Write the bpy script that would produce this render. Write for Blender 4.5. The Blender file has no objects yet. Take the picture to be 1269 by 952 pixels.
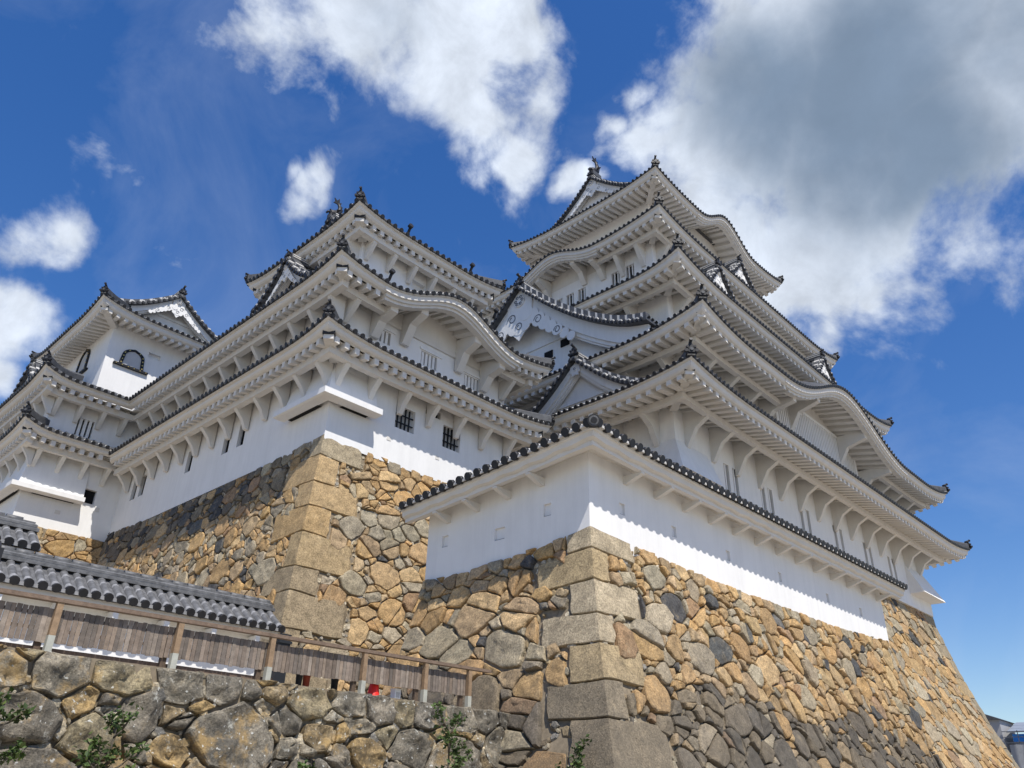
import bpy, math, random
from mathutils import Vector, Matrix, noise
random.seed(7)
R = math.radians
PI = math.pi
sc = bpy.context.scene
COL = sc.collection

# ------------------------------------------------------------------ camera
CAM_R = (0.68622357, -0.72695945, 0.02504326)
CAM_U = (-0.35656006, -0.30617215, 0.88267975)
CAM_F = (0.63400484, 0.61464508, 0.46930725)
cd = bpy.data.cameras.new('camera')
cam = bpy.data.objects.new('camera', cd)
COL.objects.link(cam)
cam.matrix_world = Matrix((
    (CAM_R[0], CAM_U[0], -CAM_F[0], 0.0),
    (CAM_R[1], CAM_U[1], -CAM_F[1], 0.0),
    (CAM_R[2], CAM_U[2], -CAM_F[2], 1.6),
    (0, 0, 0, 1)))
cd.sensor_width = 36.0
cd.lens = 974.95 / 1269 * 36.0
cd.clip_start = 0.1
cd.clip_end = 5000
sc.camera = cam

# ------------------------------------------------------------------ light
SUN = Vector((-0.20, -0.60, 1.0)).normalized()
sun_el = math.asin(SUN.z)
sun_az = math.atan2(SUN.x, SUN.y)
sd = bpy.data.lights.new('sun', 'SUN')
sd.energy = 5.0
sd.angle = R(0.53)
sd.color = (1.0, 0.95, 0.87)
so = bpy.data.objects.new('sun', sd)
COL.objects.link(so)
so.rotation_euler = SUN.to_track_quat('Z', 'Y').to_euler()
so.location = (0, 0, 60)

sc.view_settings.view_transform = 'Standard'
sc.view_settings.look = 'None'
sc.view_settings.gamma = 1
sc.view_settings.use_curve_mapping = False
sc.view_settings.exposure = 0.1

world = bpy.data.worlds.new('World')
sc.world = world
world.use_nodes = True
wt = world.node_tree
wt.nodes.clear()
def wn(t, **k):
    n = wt.nodes.new(t)
    for a, b in k.items():
        setattr(n, a, b)
    return n
def wl(a, b):
    wt.links.new(a, b)
sky = wn('ShaderNodeTexSky', sky_type='NISHITA', sun_disc=False)
sky.sun_elevation = sun_el
sky.sun_rotation = sun_az
sky.altitude = 100
sky.air_density = 1.0
sky.dust_density = 0.35
sky.ozone_density = 2.2
hs = wn('ShaderNodeHueSaturation')
hs.inputs['Hue'].default_value = 0.514
hs.inputs['Saturation'].default_value = 1.46
hs.inputs['Value'].default_value = 1.27
gm = wn('ShaderNodeGamma')
gm.inputs['Gamma'].default_value = 0.84
wl(sky.outputs[0], gm.inputs['Color'])
wl(gm.outputs[0], hs.inputs['Color'])
SKY_STR = 0.135
tc = wn('ShaderNodeTexCoord')
nrm = wn('ShaderNodeVectorMath', operation='NORMALIZE')
wl(tc.outputs['Generated'], nrm.inputs[0])
DIR = nrm.outputs[0]
def math_n(op, a, b=None, c=None, clamp=False):
    n = wn('ShaderNodeMath', operation=op)
    n.use_clamp = clamp
    for i, v in enumerate((a, b, c)):
        if v is None:
            continue
        if isinstance(v, (int, float)):
            n.inputs[i].default_value = v
        else:
            wl(v, n.inputs[i])
    return n.outputs[0]
def noise_n(scale, detail, rough, dist=0.0, off=(0, 0, 0)):
    m = wn('ShaderNodeVectorMath', operation='ADD')
    wl(DIR, m.inputs[0])
    m.inputs[1].default_value = off
    n = wn('ShaderNodeTexNoise')
    n.inputs['Scale'].default_value = scale
    n.inputs['Detail'].default_value = detail
    n.inputs['Roughness'].default_value = rough
    n.inputs['Distortion'].default_value = dist
    wl(m.outputs[0], n.inputs['Vector'])
    return n
warp = noise_n(5.0, 4, 0.55)
wv = wn('ShaderNodeVectorMath', operation='SUBTRACT')
wl(warp.outputs['Color'], wv.inputs[0])
wv.inputs[1].default_value = (0.5, 0.5, 0.5)
ws = wn('ShaderNodeVectorMath', operation='SCALE')
wl(wv.outputs[0], ws.inputs[0])
ws.inputs['Scale'].default_value = 0.16
wa = wn('ShaderNodeVectorMath', operation='ADD')
wl(DIR, wa.inputs[0])
wl(ws.outputs[0], wa.inputs[1])
WDIR = wa.outputs[0]
def sky_dir(px, py):
    x = (px - 634.5) / 974.95
    y = -(py - 476) / 974.95
    return (Vector(CAM_R) * x + Vector(CAM_U) * y + Vector(CAM_F)).normalized()
def blob_field(blobs):
    out = None
    for px, py, r, w in blobs:
        d = wn('ShaderNodeVectorMath', operation='DISTANCE')
        wl(WDIR, d.inputs[0])
        d.inputs[1].default_value = sky_dir(px, py)
        f = wn('ShaderNodeMapRange', interpolation_type='SMOOTHSTEP')
        wl(d.outputs['Value'], f.inputs['Value'])
        f.inputs['From Min'].default_value = r / 974.95
        f.inputs['From Max'].default_value = 0.0
        f.inputs['To Min'].default_value = 0.0
        f.inputs['To Max'].default_value = w
        out = f.outputs[0] if out is None else math_n('MAXIMUM', out, f.outputs[0])
    return out
CLOUDS = [(360, 30, 120, .62), (470, 10, 170, .95), (590, 60, 170, 1.15), (600, 140, 110, .95), (640, 190, 60, .7), (500, 70, 110, .75), (540, 110, 100, .8),
          (370, 245, 62, .85), (345, 225, 40, .7), (60, 320, 75, .62), (85, 345, 45, .5), (10, 415, 85, 1.0), (-20, 470, 70, .9),
          (790, 98, 55, .6), (755, 155, 50, .65), (830, 40, 40, .4), (705, 240, 45, .7),
          (790, 195, 90, .95), (880, 190, 170, 1.1), (1020, 120, 270, 1.3), (1180, 80, 290, 1.3), (1130, 200, 240, 1.2), (1000, 300, 170, 1.1),
          (1020, 370, 75, .9), (900, 300, 150, 1.0), (1250, 180, 160, 1.0), (950, 10, 120, .9), (1100, 330, 90, .8), (1330, 60, 260, 1.2),
          (1256, 866, 30, .6), (120, 40, 110, .22), (40, 20, 100, .25), (240, 20, 90, .22)]
GREYS = [(970, 125, 190, .85), (1090, 130, 255, .95), (1175, 200, 180, .9), (1290, 60, 230, .7), (1080, 255, 100, .5), (480, 40, 110, .30), (910, 235, 90, .40)]
cf = blob_field(CLOUDS)
n1 = noise_n(8.0, 10, 0.59, 0.2)
n2 = noise_n(3.6, 8, 0.56, 0.2, (3, 1, 2))
dens = math_n('ADD', cf, math_n('MULTIPLY', math_n('SUBTRACT', n1.outputs['Fac'], 0.5), 2.2))
al = wn('ShaderNodeMapRange', interpolation_type='SMOOTHSTEP')
wl(dens, al.inputs['Value'])
al.inputs['From Min'].default_value = 0.20
al.inputs['From Max'].default_value = 0.80
# thin high veil of cirrus low on the right and upper left
veil = noise_n(3.2, 7, 0.6, 1.4, (7, 3, 1))
vr = wn('ShaderNodeMapRange')
wl(veil.outputs['Fac'], vr.inputs['Value'])
vr.inputs['From Min'].default_value = 0.48
vr.inputs['From Max'].default_value = 0.85
vr.inputs['To Max'].default_value = 0.15
alpha = math_n('MAXIMUM', al.outputs[0], math_n('MULTIPLY', vr.outputs[0], 1.0))
gf = blob_field(GREYS)
gd = math_n('ADD', gf, math_n('MULTIPLY', math_n('SUBTRACT', n2.outputs['Fac'], 0.5), 1.4))
gr = wn('ShaderNodeMapRange', interpolation_type='SMOOTHSTEP')
wl(gd, gr.inputs['Value'])
gr.inputs['From Min'].default_value = 0.05
gr.inputs['From Max'].default_value = 1.05
cc = wn('ShaderNodeMix', data_type='RGBA')
wl(gr.outputs[0], cc.inputs['Factor'])
cc.inputs['A'].default_value = (0.66, 0.725, 0.83, 1)
cc.inputs['B'].default_value = (0.20, 0.272, 0.38, 1)
# small billow shading inside the clouds
n3 = noise_n(11.0, 10, 0.62, 0.3, (1, 5, 2))
bl = wn('ShaderNodeMapRange')
wl(n3.outputs['Fac'], bl.inputs['Value'])
bl.inputs['From Min'].default_value = 0.3
bl.inputs['From Max'].default_value = 0.7
bl.inputs['To Min'].default_value = 0.80
bl.inputs['To Max'].default_value = 1.30
cm = wn('ShaderNodeVectorMath', operation='SCALE')
wl(cc.outputs['Result'], cm.inputs[0])
bmix = wn('ShaderNodeMix', data_type='FLOAT')
wl(math_n('MULTIPLY', gr.outputs[0], 0.75), bmix.inputs['Factor'])
wl(bl.outputs[0], bmix.inputs['A'])
bmix.inputs['B'].default_value = 1.0
wl(bmix.outputs['Result'], cm.inputs['Scale'])
bg1 = wn('ShaderNodeBackground')
bg2 = wn('ShaderNodeBackground')
wl(hs.outputs[0], bg1.inputs['Color'])
bg1.inputs['Strength'].default_value = SKY_STR
wl(cm.outputs[0], bg2.inputs['Color'])
bg2.inputs['Strength'].default_value = 1.0
mx = wn('ShaderNodeMixShader')
wl(alpha, mx.inputs[0])
wl(bg1.outputs[0], mx.inputs[1])
wl(bg2.outputs[0], mx.inputs[2])
wo = wn('ShaderNodeOutputWorld')
wl(mx.outputs[0], wo.inputs['Surface'])

# ------------------------------------------------------------------ materials
def mat(name, col, rough=.8, var=.0, vscale=3.0, bump=0.0, bscale=30.0, attr=None, spec=.3, metallic=0, streak=0.0):
    m = bpy.data.materials.new(name)
    m.use_nodes = True
    t = m.node_tree
    b = t.nodes['Principled BSDF']
    b.inputs['Roughness'].default_value = rough
    b.inputs['Metallic'].default_value = metallic
    b.inputs['Specular IOR Level'].default_value = spec
    g = t.nodes.new('ShaderNodeTexCoord')
    if attr:
        a = t.nodes.new('ShaderNodeAttribute')
        a.attribute_name = attr
        src = a.outputs['Color']
    else:
        a = t.nodes.new('ShaderNodeRGB')
        a.outputs[0].default_value = (*col, 1)
        src = a.outputs[0]
    def mul(src, fac_out, lo, hi, f0=.3, f1=.7):
        r = t.nodes.new('ShaderNodeMapRange')
        t.links.new(fac_out, r.inputs['Value'])
        r.inputs['From Min'].default_value = f0
        r.inputs['From Max'].default_value = f1
        r.inputs['To Min'].default_value = lo
        r.inputs['To Max'].default_value = hi
        v = t.nodes.new('ShaderNodeVectorMath')
        v.operation = 'SCALE'
        t.links.new(src, v.inputs[0])
        t.links.new(r.outputs[0], v.inputs['Scale'])
        return v.outputs[0]
    if var:
        n = t.nodes.new('ShaderNodeTexNoise')
        n.inputs['Scale'].default_value = vscale
        n.inputs['Detail'].default_value = 8
        n.inputs['Roughness'].default_value = .65
        t.links.new(g.outputs['Object'], n.inputs['Vector'])
        src = mul(src, n.outputs['Fac'], 1 - var, 1 + var * .6)
    if streak:
        mp = t.nodes.new('ShaderNodeMapping')
        mp.inputs['Scale'].default_value = (2.2, 2.2, .25)
        t.links.new(g.outputs['Object'], mp.inputs['Vector'])
        n = t.nodes.new('ShaderNodeTexNoise')
        n.inputs['Scale'].default_value = 1.6
        n.inputs['Detail'].default_value = 7
        n.inputs['Roughness'].default_value = .7
        t.links.new(mp.outputs[0], n.inputs['Vector'])
        src = mul(src, n.outputs['Fac'], 1 - streak, 1.0, .32, .55)
    t.links.new(src, b.inputs['Base Color'])
    if bump:
        n = t.nodes.new('ShaderNodeTexNoise')
        n.inputs['Scale'].default_value = bscale
        n.inputs['Detail'].default_value = 6
        n.inputs['Roughness'].default_value = .7
        t.links.new(g.outputs['Object'], n.inputs['Vector'])
        bp = t.nodes.new('ShaderNodeBump')
        bp.inputs['Strength'].default_value = bump
        bp.inputs['Distance'].default_value = .03
        t.links.new(n.outputs['Fac'], bp.inputs['Height'])
        t.links.new(bp.outputs[0], b.inputs['Normal'])
    return m

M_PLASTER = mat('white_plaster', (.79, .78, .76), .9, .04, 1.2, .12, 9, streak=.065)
M_EAVE = mat('eave_plaster', (.68, .655, .61), .9, .05, 2.0, .1, 12, streak=.05)  # darker than the wall plaster: shade of the eave undersides put into the colour
M_TILE = mat('grey_tile', (.085, .088, .095), .55, .45, 5.0, .1, 40)
M_TILE2 = mat('silver_tile', (.135, .135, .136), .5, .55, 9.0, .2, 40, spec=.4)
M_DISC = mat('dark_tile_end', (.022, .022, .024), .5, .3, 9.0)
M_JOINT = mat('tile_joint_plaster', (.52, .51, .49), .9, .12, 6.0)
M_JOINT2 = mat('weathered_joint', (.27, .27, .275), .6, .3, 9)
M_BLACK = mat('black_iron', (.012, .012, .013), .5)
M_DARK = mat('dark_interior', (.01, .01, .011), .9)
M_GOLD = mat('gilt_stud', (.65, .45, .14), .35, metallic=.8)
M_LINE = mat('carved_groove', (.13, .14, .16), .9)
M_WOOD = mat('weathered_wood', (.2, .14, .1), .85, .3, 14.0, .3, 60, attr='Col')
M_POSTBASE = mat('metal_post_base', (.42, .42, .36), .6, .2, 8)

def stone_mat(name, lichen=0.0, dark_bottom=None, spots=0.0):
    m = mat(name, (.4, .3, .2), .92, .38, 5.0, .75, 34, attr='Col')
    t = m.node_tree
    b = t.nodes['Principled BSDF']
    src = b.inputs['Base Color'].links[0].from_socket
    g = t.nodes.new('ShaderNodeTexCoord')
    n = t.nodes.new('ShaderNodeTexNoise')
    n.inputs['Scale'].default_value = 28
    n.inputs['Detail'].default_value = 5
    n.inputs['Roughness'].default_value = .75
    t.links.new(g.outputs['Object'], n.inputs['Vector'])
    r = t.nodes.new('ShaderNodeMapRange')
    t.links.new(n.outputs['Fac'], r.inputs['Value'])
    r.inputs['From Min'].default_value = .34
    r.inputs['From Max'].default_value = .64
    r.inputs['To Min'].default_value = .45
    r.inputs['To Max'].default_value = 1.3
    v = t.nodes.new('ShaderNodeVectorMath')
    v.operation = 'SCALE'
    t.links.new(src, v.inputs[0])
    t.links.new(r.outputs[0], v.inputs['Scale'])
    src = v.outputs[0]
    def layer(src, col, scale, lo, hi, amt, detail=6, rough=.65):
        n = t.nodes.new('ShaderNodeTexNoise')
        n.inputs['Scale'].default_value = scale
        n.inputs['Detail'].default_value = detail
        n.inputs['Roughness'].default_value = rough
        t.links.new(g.outputs['Object'], n.inputs['Vector'])
        r = t.nodes.new('ShaderNodeMapRange')
        t.links.new(n.outputs['Fac'], r.inputs['Value'])
        r.inputs['From Min'].default_value = lo
        r.inputs['From Max'].default_value = hi
        r.inputs['To Max'].default_value = amt
        x = t.nodes.new('ShaderNodeMix')
        x.data_type = 'RGBA'
        t.links.new(r.outputs[0], x.inputs['Factor'])
        t.links.new(src, x.inputs['A'])
        x.inputs['B'].default_value = (*col, 1)
        return x.outputs['Result'], r
    src, _ = layer(src, (.19, .15, .105), 3.1, .52, .74, .38, 10, .78)
    src, _ = layer(src, (.56, .44, .27), 4.3, .54, .74, .5, 10, .75)
    if lichen:
        src, _ = layer(src, (.045, .043, .038), 2.6, .42, .56, lichen, 11, .8)
        src, _ = layer(src, (.55, .54, .47), 4.5, .575, .66, lichen, 11, .78)
        src, _ = layer(src, (.46, .30, .11), 1.7, .56, .66, lichen * .9, 9, .7)
    if spots:
        src, _ = layer(src, (.6, .6, .55), 17, .67, .71, spots, 2, .5)
    if dark_bottom:
        z0, z1, amt = dark_bottom
        sp = t.nodes.new('ShaderNodeSeparateXYZ')
        t.links.new(g.outputs['Object'], sp.inputs[0])
        n = t.nodes.new('ShaderNodeTexNoise')
        n.inputs['Scale'].default_value = .9
        n.inputs['Detail'].default_value = 8
        n.inputs['Roughness'].default_value = .7
        t.links.new(g.outputs['Object'], n.inputs['Vector'])
        ma = t.nodes.new('ShaderNodeMath')
        ma.operation = 'MULTIPLY_ADD'
        t.links.new(n.outputs['Fac'], ma.inputs[0])
        ma.inputs[1].default_value = 7.0
        t.links.new(sp.outputs['Z'], ma.inputs[2])
        r = t.nodes.new('ShaderNodeMapRange')
        t.links.new(ma.outputs[0], r.inputs['Value'])
        r.inputs['From Min'].default_value = z1 + 3.5
        r.inputs['From Max'].default_value = z0 + 3.5
        r.inputs['To Max'].default_value = amt
        x = t.nodes.new('ShaderNodeMix')
        x.data_type = 'RGBA'
        t.links.new(r.outputs[0], x.inputs['Factor'])
        t.links.new(src, x.inputs['A'])
        x.inputs['B'].default_value = (.10, .088, .07, 1)
        src = x.outputs['Result']
    t.links.new(src, b.inputs['Base Color'])
    return m
M_STONE = stone_mat('dressed_stone')
M_STONE_F = stone_mat('stained_stone', 0, (2.0, 4.4, .55))
M_STONE_W = stone_mat('mossy_stone', .66, None, .8)
M_CORE = mat('stone_core', (.24, .195, .135), .95, .4, 8)

# ------------------------------------------------------------------ mesh helpers
class MB:
    def __init__(s):
        s.v = []; s.f = []; s.m = []; s.c = []; s.sm = []
    def add(s, vs, fs, mi=0, col=None, smooth=False):
        o = len(s.v)
        s.v.extend([tuple(p) for p in vs])
        for f in fs:
            s.f.append([i + o for i in f]); s.m.append(mi); s.c.append(col); s.sm.append(smooth)
    def hexa(s, p, mi=0, col=None):
        s.add(p, [(0, 3, 2, 1), (4, 5, 6, 7), (0, 1, 5, 4), (1, 2, 6, 5), (2, 3, 7, 6), (3, 0, 4, 7)], mi, col)
    def box(s, x0, x1, y0, y1, z0, z1, mi=0, col=None):
        s.hexa([(x0, y0, z0), (x1, y0, z0), (x1, y1, z0), (x0, y1, z0), (x0, y0, z1), (x1, y0, z1), (x1, y1, z1), (x0, y1, z1)], mi, col)
    def grid(s, P, mi=0, smooth=False, flip=False):
        n, k = len(P), len(P[0])
        vs = [p for r in P for p in r]
        fs = []
        for i in range(n - 1):
            for j in range(k - 1):
                q = (i * k + j, (i + 1) * k + j, (i + 1) * k + j + 1, i * k + j + 1)
                fs.append(q[::-1] if flip else q)
        s.add(vs, fs, mi, None, smooth)
    def loft(s, rings, mi=0, closed=True, cap=True, smooth=False):
        k = len(rings[0])
        vs = [p for r in rings for p in r]
        fs = []
        for i in range(len(rings) - 1):
            for j in range(k if closed else k - 1):
                a = i * k + j; b = i * k + (j + 1) % k
                fs.append((a, b, b + k, a + k))
        if cap:
            fs.append(tuple(range(k))[::-1])
            fs.append(tuple(range((len(rings) - 1) * k, len(rings) * k)))
        s.add(vs, fs, mi, None, smooth)
    def cyl(s, c, ax, r, h, seg=10, mi=0, mi_end=None, r2=None):
        c = Vector(c); ax = Vector(ax).normalized()
        a = ax.orthogonal().normalized(); b = ax.cross(a)
        r2 = r if r2 is None else r2
        ring = lambda q, rr: [q + (a * math.cos(2 * PI * i / seg) + b * math.sin(2 * PI * i / seg)) * rr for i in range(seg)]
        o = len(s.v)
        s.v.extend([tuple(p) for p in ring(c, r) + ring(c + ax * h, r2)])
        for i in range(seg):
            j = (i + 1) % seg
            s.f.append([o + i, o + j, o + seg + j, o + seg + i]); s.m.append(mi); s.c.append(None); s.sm.append(True)
        for f in (list(range(o, o + seg))[::-1], list(range(o + seg, o + 2 * seg))):
            s.f.append(f); s.m.append(mi if mi_end is None else mi_end); s.c.append(None); s.sm.append(False)
    def prism(s, pts, d, mi=0):
        n = len(pts)
        d = Vector(d)
        a = [Vector(p) for p in pts]
        s.add(a + [p + d for p in a], [tuple(range(n))[::-1], tuple(range(n, 2 * n))] + [(i, (i + 1) % n, (i + 1) % n + n, i + n) for i in range(n)], mi)
    def build(s, name, mats, parent=None, fix=True, origin=None):
        me = bpy.data.meshes.new(name)
        me.from_pydata(s.v, [], s.f)
        if not isinstance(mats, (list, tuple)):
            mats = [mats]
        for m in mats:
            me.materials.append(m)
        me.polygons.foreach_set('material_index', s.m)
        me.polygons.foreach_set('use_smooth', s.sm)
        if any(c is not None for c in s.c):
            at = me.color_attributes.new('Col', 'FLOAT_COLOR', 'CORNER')
            buf = []
            for f, c in zip(s.f, s.c):
                c = c or (.3, .25, .2)
                buf.extend((c[0], c[1], c[2], 1.0) * len(f))
            at.data.foreach_set('color', buf)
        me.update()
        if fix:
            import bmesh
            bm = bmesh.new(); bm.from_mesh(me)
            bmesh.ops.recalc_face_normals(bm, faces=bm.faces)
            bm.to_mesh(me); bm.free()
        o = bpy.data.objects.new(name, me)
        COL.objects.link(o)
        if parent is not None:
            o.parent = parent
        return o

def tag(o, label, cat, group=None):
    o['label'] = label; o['category'] = cat
    if group:
        o['group'] = group
    return o
def thing(name, label, cat, loc=(0, 0, 0), group=None):
    # an Empty at the thing's base; children keep world coordinates
    o = bpy.data.objects.new(name, None)
    COL.objects.link(o)
    o.location = (0, 0, 0)
    return tag(o, label, cat, group)
def struct(o):
    o['kind'] = 'structure'
    return o
def rnd(a, b):
    return random.uniform(a, b)

# ------------------------------------------------------------------ stone walls
def clip_poly(poly, nx, ny, c):
    out = []
    n = len(poly)
    for i in range(n):
        a = poly[i]; b = poly[(i + 1) % n]
        da = a[0] * nx + a[1] * ny - c; db = b[0] * nx + b[1] * ny - c
        if da <= 0:
            out.append(a)
        if (da < 0 < db) or (db < 0 < da):
            t = da / (da - db)
            out.append((a[0] + (b[0] - a[0]) * t, a[1] + (b[1] - a[1]) * t))
    return out
def voronoi(seeds, w, h, cell):
    # power diagram of (x, y, r) seeds: big and small stones side by side
    bins = {}
    for i, p in enumerate(seeds):
        bins.setdefault((int(p[0] // cell), int(p[1] // cell)), []).append(i)
    polys = []
    for i, p in enumerate(seeds):
        bx, by = int(p[0] // cell), int(p[1] // cell)
        nb = [j for dx in range(-2, 3) for dy in range(-2, 3) for j in bins.get((bx + dx, by + dy), ()) if j != i]
        nb.sort(key=lambda j: (seeds[j][0] - p[0]) ** 2 + (seeds[j][1] - p[1]) ** 2)
        poly = [(0, 0), (w, 0), (w, h), (0, h)]
        for j in nb[:26]:
            q = seeds[j]
            nx, ny = q[0] - p[0], q[1] - p[1]
            poly = clip_poly(poly, nx, ny, (q[0] ** 2 + q[1] ** 2 - p[0] ** 2 - p[1] ** 2 + p[2] ** 2 - q[2] ** 2) / 2)
            if len(poly) < 3:
                break
        polys.append(poly)
    return polys
def darts(w, h, size, first=()):
    out = list(first)
    cell = size
    bins = {}
    for p in out:
        bins.setdefault((int(p[0] // cell), int(p[1] // cell)), []).append(p)
    target = w * h / (size * size)
    for stage, (lo, hi, tries, sp) in enumerate(((.80, 1.12, target * .7, .90), (.52, .72, target * 8, .90), (.34, .48, target * 20, .90), (.20, .30, target * 30, .88))):
        for _ in range(int(tries)):
            x, y, r = rnd(0, w), rnd(0, h), rnd(lo, hi) * size
            bx, by = int(x // cell), int(y // cell)
            ok = True
            for dx in (-2, -1, 0, 1, 2):
                for dy in (-2, -1, 0, 1, 2):
                    for q in bins.get((bx + dx, by + dy), ()):
                        if (q[0] - x) ** 2 + (q[1] - y) ** 2 < (sp * (q[2] + r)) ** 2:
                            ok = False; break
                    if not ok: break
                if not ok: break
            if ok:
                p = (x, y, r); out.append(p); bins.setdefault((bx, by), []).append(p)
    return out
def chaikin(p, k=.22):
    out = []
    n = len(p)
    for i in range(n):
        a = p[i]; b = p[(i + 1) % n]
        out.append((a[0] + (b[0] - a[0]) * k, a[1] + (b[1] - a[1]) * k))
        out.append((a[0] + (b[0] - a[0]) * (1 - k), a[1] + (b[1] - a[1]) * (1 - k)))
    return out
def inside(poly, x, y):
    r = False
    n = len(poly)
    for i in range(n):
        a = poly[i]; b = poly[i - 1]
        if (a[1] > y) != (b[1] > y) and x < (b[0] - a[0]) * (y - a[1]) / (b[1] - a[1]) + a[0]:
            r = not r
    return r
TAN = [(0.487, 0.319, 0.148), (0.522, 0.347, 0.17), (0.452, 0.291, 0.133), (0.545, 0.381, 0.196), (0.429, 0.286, 0.143), (0.499, 0.314, 0.138), (0.418, 0.297, 0.17), (0.51, 0.37, 0.212)]
GREY = [(0.389, 0.325, 0.224), (0.342, 0.29, 0.207), (0.437, 0.371, 0.258), (0.366, 0.302, 0.202)]
BLUE = [(.10, .10, .098), (.14, .135, .125), (.075, .076, .078)]
BROWN = [(0.38, 0.24, 0.132), (0.356, 0.234, 0.138)]
def stone_color(pt, pg, pb, pbr):
    r = random.random()
    base = BLUE if r < pb else GREY if r < pb + pg else BROWN if r < pb + pg + pbr else TAN
    c = random.choice(base)
    k = rnd(.82, 1.15)
    return tuple(x * k * rnd(.985, 1.015) for x in c)
class Face:
    """stone facing: a (m along), d (m below the top), b (m outwards) -> world"""
    def __init__(s, top0, along, normal, length, depth, ztop, off, cl=1, cr=0, sag=0.0, lim=None):
        s.p = Vector((top0[0], top0[1], 0)); s.al = Vector((*along, 0)); s.n = Vector((*normal, 0))
        s.L = length; s.D = depth; s.zt = ztop; s.off = off; s.cl = cl; s.cr = cr; s.sag = sag
    def __call__(s, a, d, b):
        u = a / s.L
        o = s.off(d, u)
        ar = -s.cl * o + (s.L + (s.cl + s.cr) * o) * u
        z = s.zt - d - s.sag * 4 * u * (1 - u) * max(0, 1 - d / 2.0)
        return s.p + s.al * ar + s.n * (o + b * .94) + Vector((0, 0, z + b * .25))
def stone_facing(face, size, aspect, pal, gap=.009, bulge=.036, pebbles=30, corner=None, pal_fn=None, jit=.36, toprow=None, rough=.022):
    mb = MB()
    w, h = face.L, face.D
    k = aspect
    first = []
    if toprow:
        x = 0
        while x < w:
            st = size * rnd(.55, 1.5)
            first.append((x + st / 2, toprow * k * rnd(.40, .52), min(st, toprow * k * 1.15) * .5))
            x += st
    S = darts(w, h * k, size * math.sqrt(k) * .80, first)
    polys = voronoi(S, w, h * k, size * 1.2)
    wz = rnd(0, 99)
    def warp_pt(x, y):
        if x < .02 or x > w - .02 or y < .02 or y > h * k - .02:
            return (x, y)
        v = Vector((x / size * .9, y / size * .9, wz))
        return (x + noise.noise(v) * size * .34, y + noise.noise(v + Vector((31, 17, 5))) * size * .30)
    split = []
    for poly in polys:
        if len(poly) < 3:
            continue
        poly = [warp_pt(x, y) for x, y in poly]
        cx = sum(p[0] for p in poly) / len(poly); cy = sum(p[1] for p in poly) / len(poly)
        ext = max(math.hypot(p[0] - cx, p[1] - cy) for p in poly)
        if random.random() < .30 and ext > size * .38 and not (toprow and cy < toprow * k):
            a = rnd(0, PI); nx, ny = math.cos(a), math.sin(a)
            c = nx * cx + ny * cy + rnd(-.25, .25) * ext
            split += [clip_poly(poly, nx, ny, c), clip_poly(poly, -nx, -ny, -c)]
        else:
            split.append(poly)
    cells = []
    for sdp, poly in zip(split, split):
        if len(poly) < 3:
            continue
        poly = [(x, y / k) for x, y in poly]
        cx = sum(p[0] for p in poly) / len(poly); cy = sum(p[1] for p in poly) / len(poly)
        if corner:
            for (d0, d1, l0, l1) in corner:
                if d0 <= cy < d1:
                    if l0 > 0:
                        poly = clip_poly(poly, -1, 0, -(l0 + .02))
                    if l1 > 0 and len(poly) > 2:
                        poly = clip_poly(poly, 1, 0, w - l1 - .02)
            if len(poly) < 3:
                continue
        xs = [p[0] for p in poly]; ys = [p[1] for p in poly]
        if max(xs) - min(xs) < .08 or max(ys) - min(ys) < .06:
            continue
        cells.append(poly)
    solid = []
    for poly in cells:
        cx = sum(p[0] for p in poly) / len(poly); cy = sum(p[1] for p in poly) / len(poly)
        rm = sum(math.hypot(p[0] - cx, p[1] - cy) for p in poly) / len(poly)
        g = gap * (rnd(.2, 1.2) + (rnd(1, 3) if random.random() < .15 else 0))
        f = max(.6, 1 - g / rm)
        q = [(cx + (x - cx) * f * rnd(.95, 1.02), cy + (y - cy) * f * rnd(.95, 1.02)) for x, y in poly]
        q = chaikin(q, rnd(.04, .11))
        q2 = []
        s0 = rnd(0, 99)
        for a_, b_ in zip(q, q[1:] + q[:1]):
            m_ = max(1, int(math.hypot(b_[0] - a_[0], b_[1] - a_[1]) / .075))
            for t_ in range(m_):
                x_ = a_[0] + (b_[0] - a_[0]) * t_ / m_; y_ = a_[1] + (b_[1] - a_[1]) * t_ / m_
                k_ = 1 + (noise.noise(Vector((x_ * 6, y_ * 6, s0))) * .030 + noise.noise(Vector((x_ * 17, y_ * 17, s0))) * .016 - .012) / max(.1, rm)
                q2.append((cx + (x_ - cx) * k_, cy + (y_ - cy) * k_))
        q = q2
        solid.append(q)
        n = len(q)
        col = (pal_fn or stone_color)(cy, *pal) if not pal_fn else pal_fn(cx, cy)
        bl = bulge * rnd(.35, 1.25)
        tx, ty = rnd(-.10, .10), rnd(-.08, .12)
        sd3 = Vector((rnd(0, 90), rnd(0, 90), rnd(0, 90)))
        def ring(fs, b, nz):
            out = []
            for x, y in q:
                X = cx + (x - cx) * fs; Y = cy + (y - cy) * fs
                nn = (noise.noise(sd3 + Vector((X * 4.5, Y * 4.5, 0))) + .5 * noise.noise(sd3 + Vector((X * 11, Y * 11, 4)))) * nz
                out.append(face(min(max(X, 0), w), min(max(Y, -.03), h), b + nn + ((X - cx) * tx + (Y - cy) * ty) * (1 if b > 0 else 0)))
            return out
        ins = lambda m_: max(.5, 1 - m_ / max(rm, .12))
        sub = [1.0, ins(.018), ins(.05)]
        rg0 = [ring(1.0, -.11, 0), ring(1.0, bl * .45, rough * .6)]
        r1, r2 = ring(sub[1], bl * .86, rough), ring(sub[2], bl, rough * 1.3)
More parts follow.
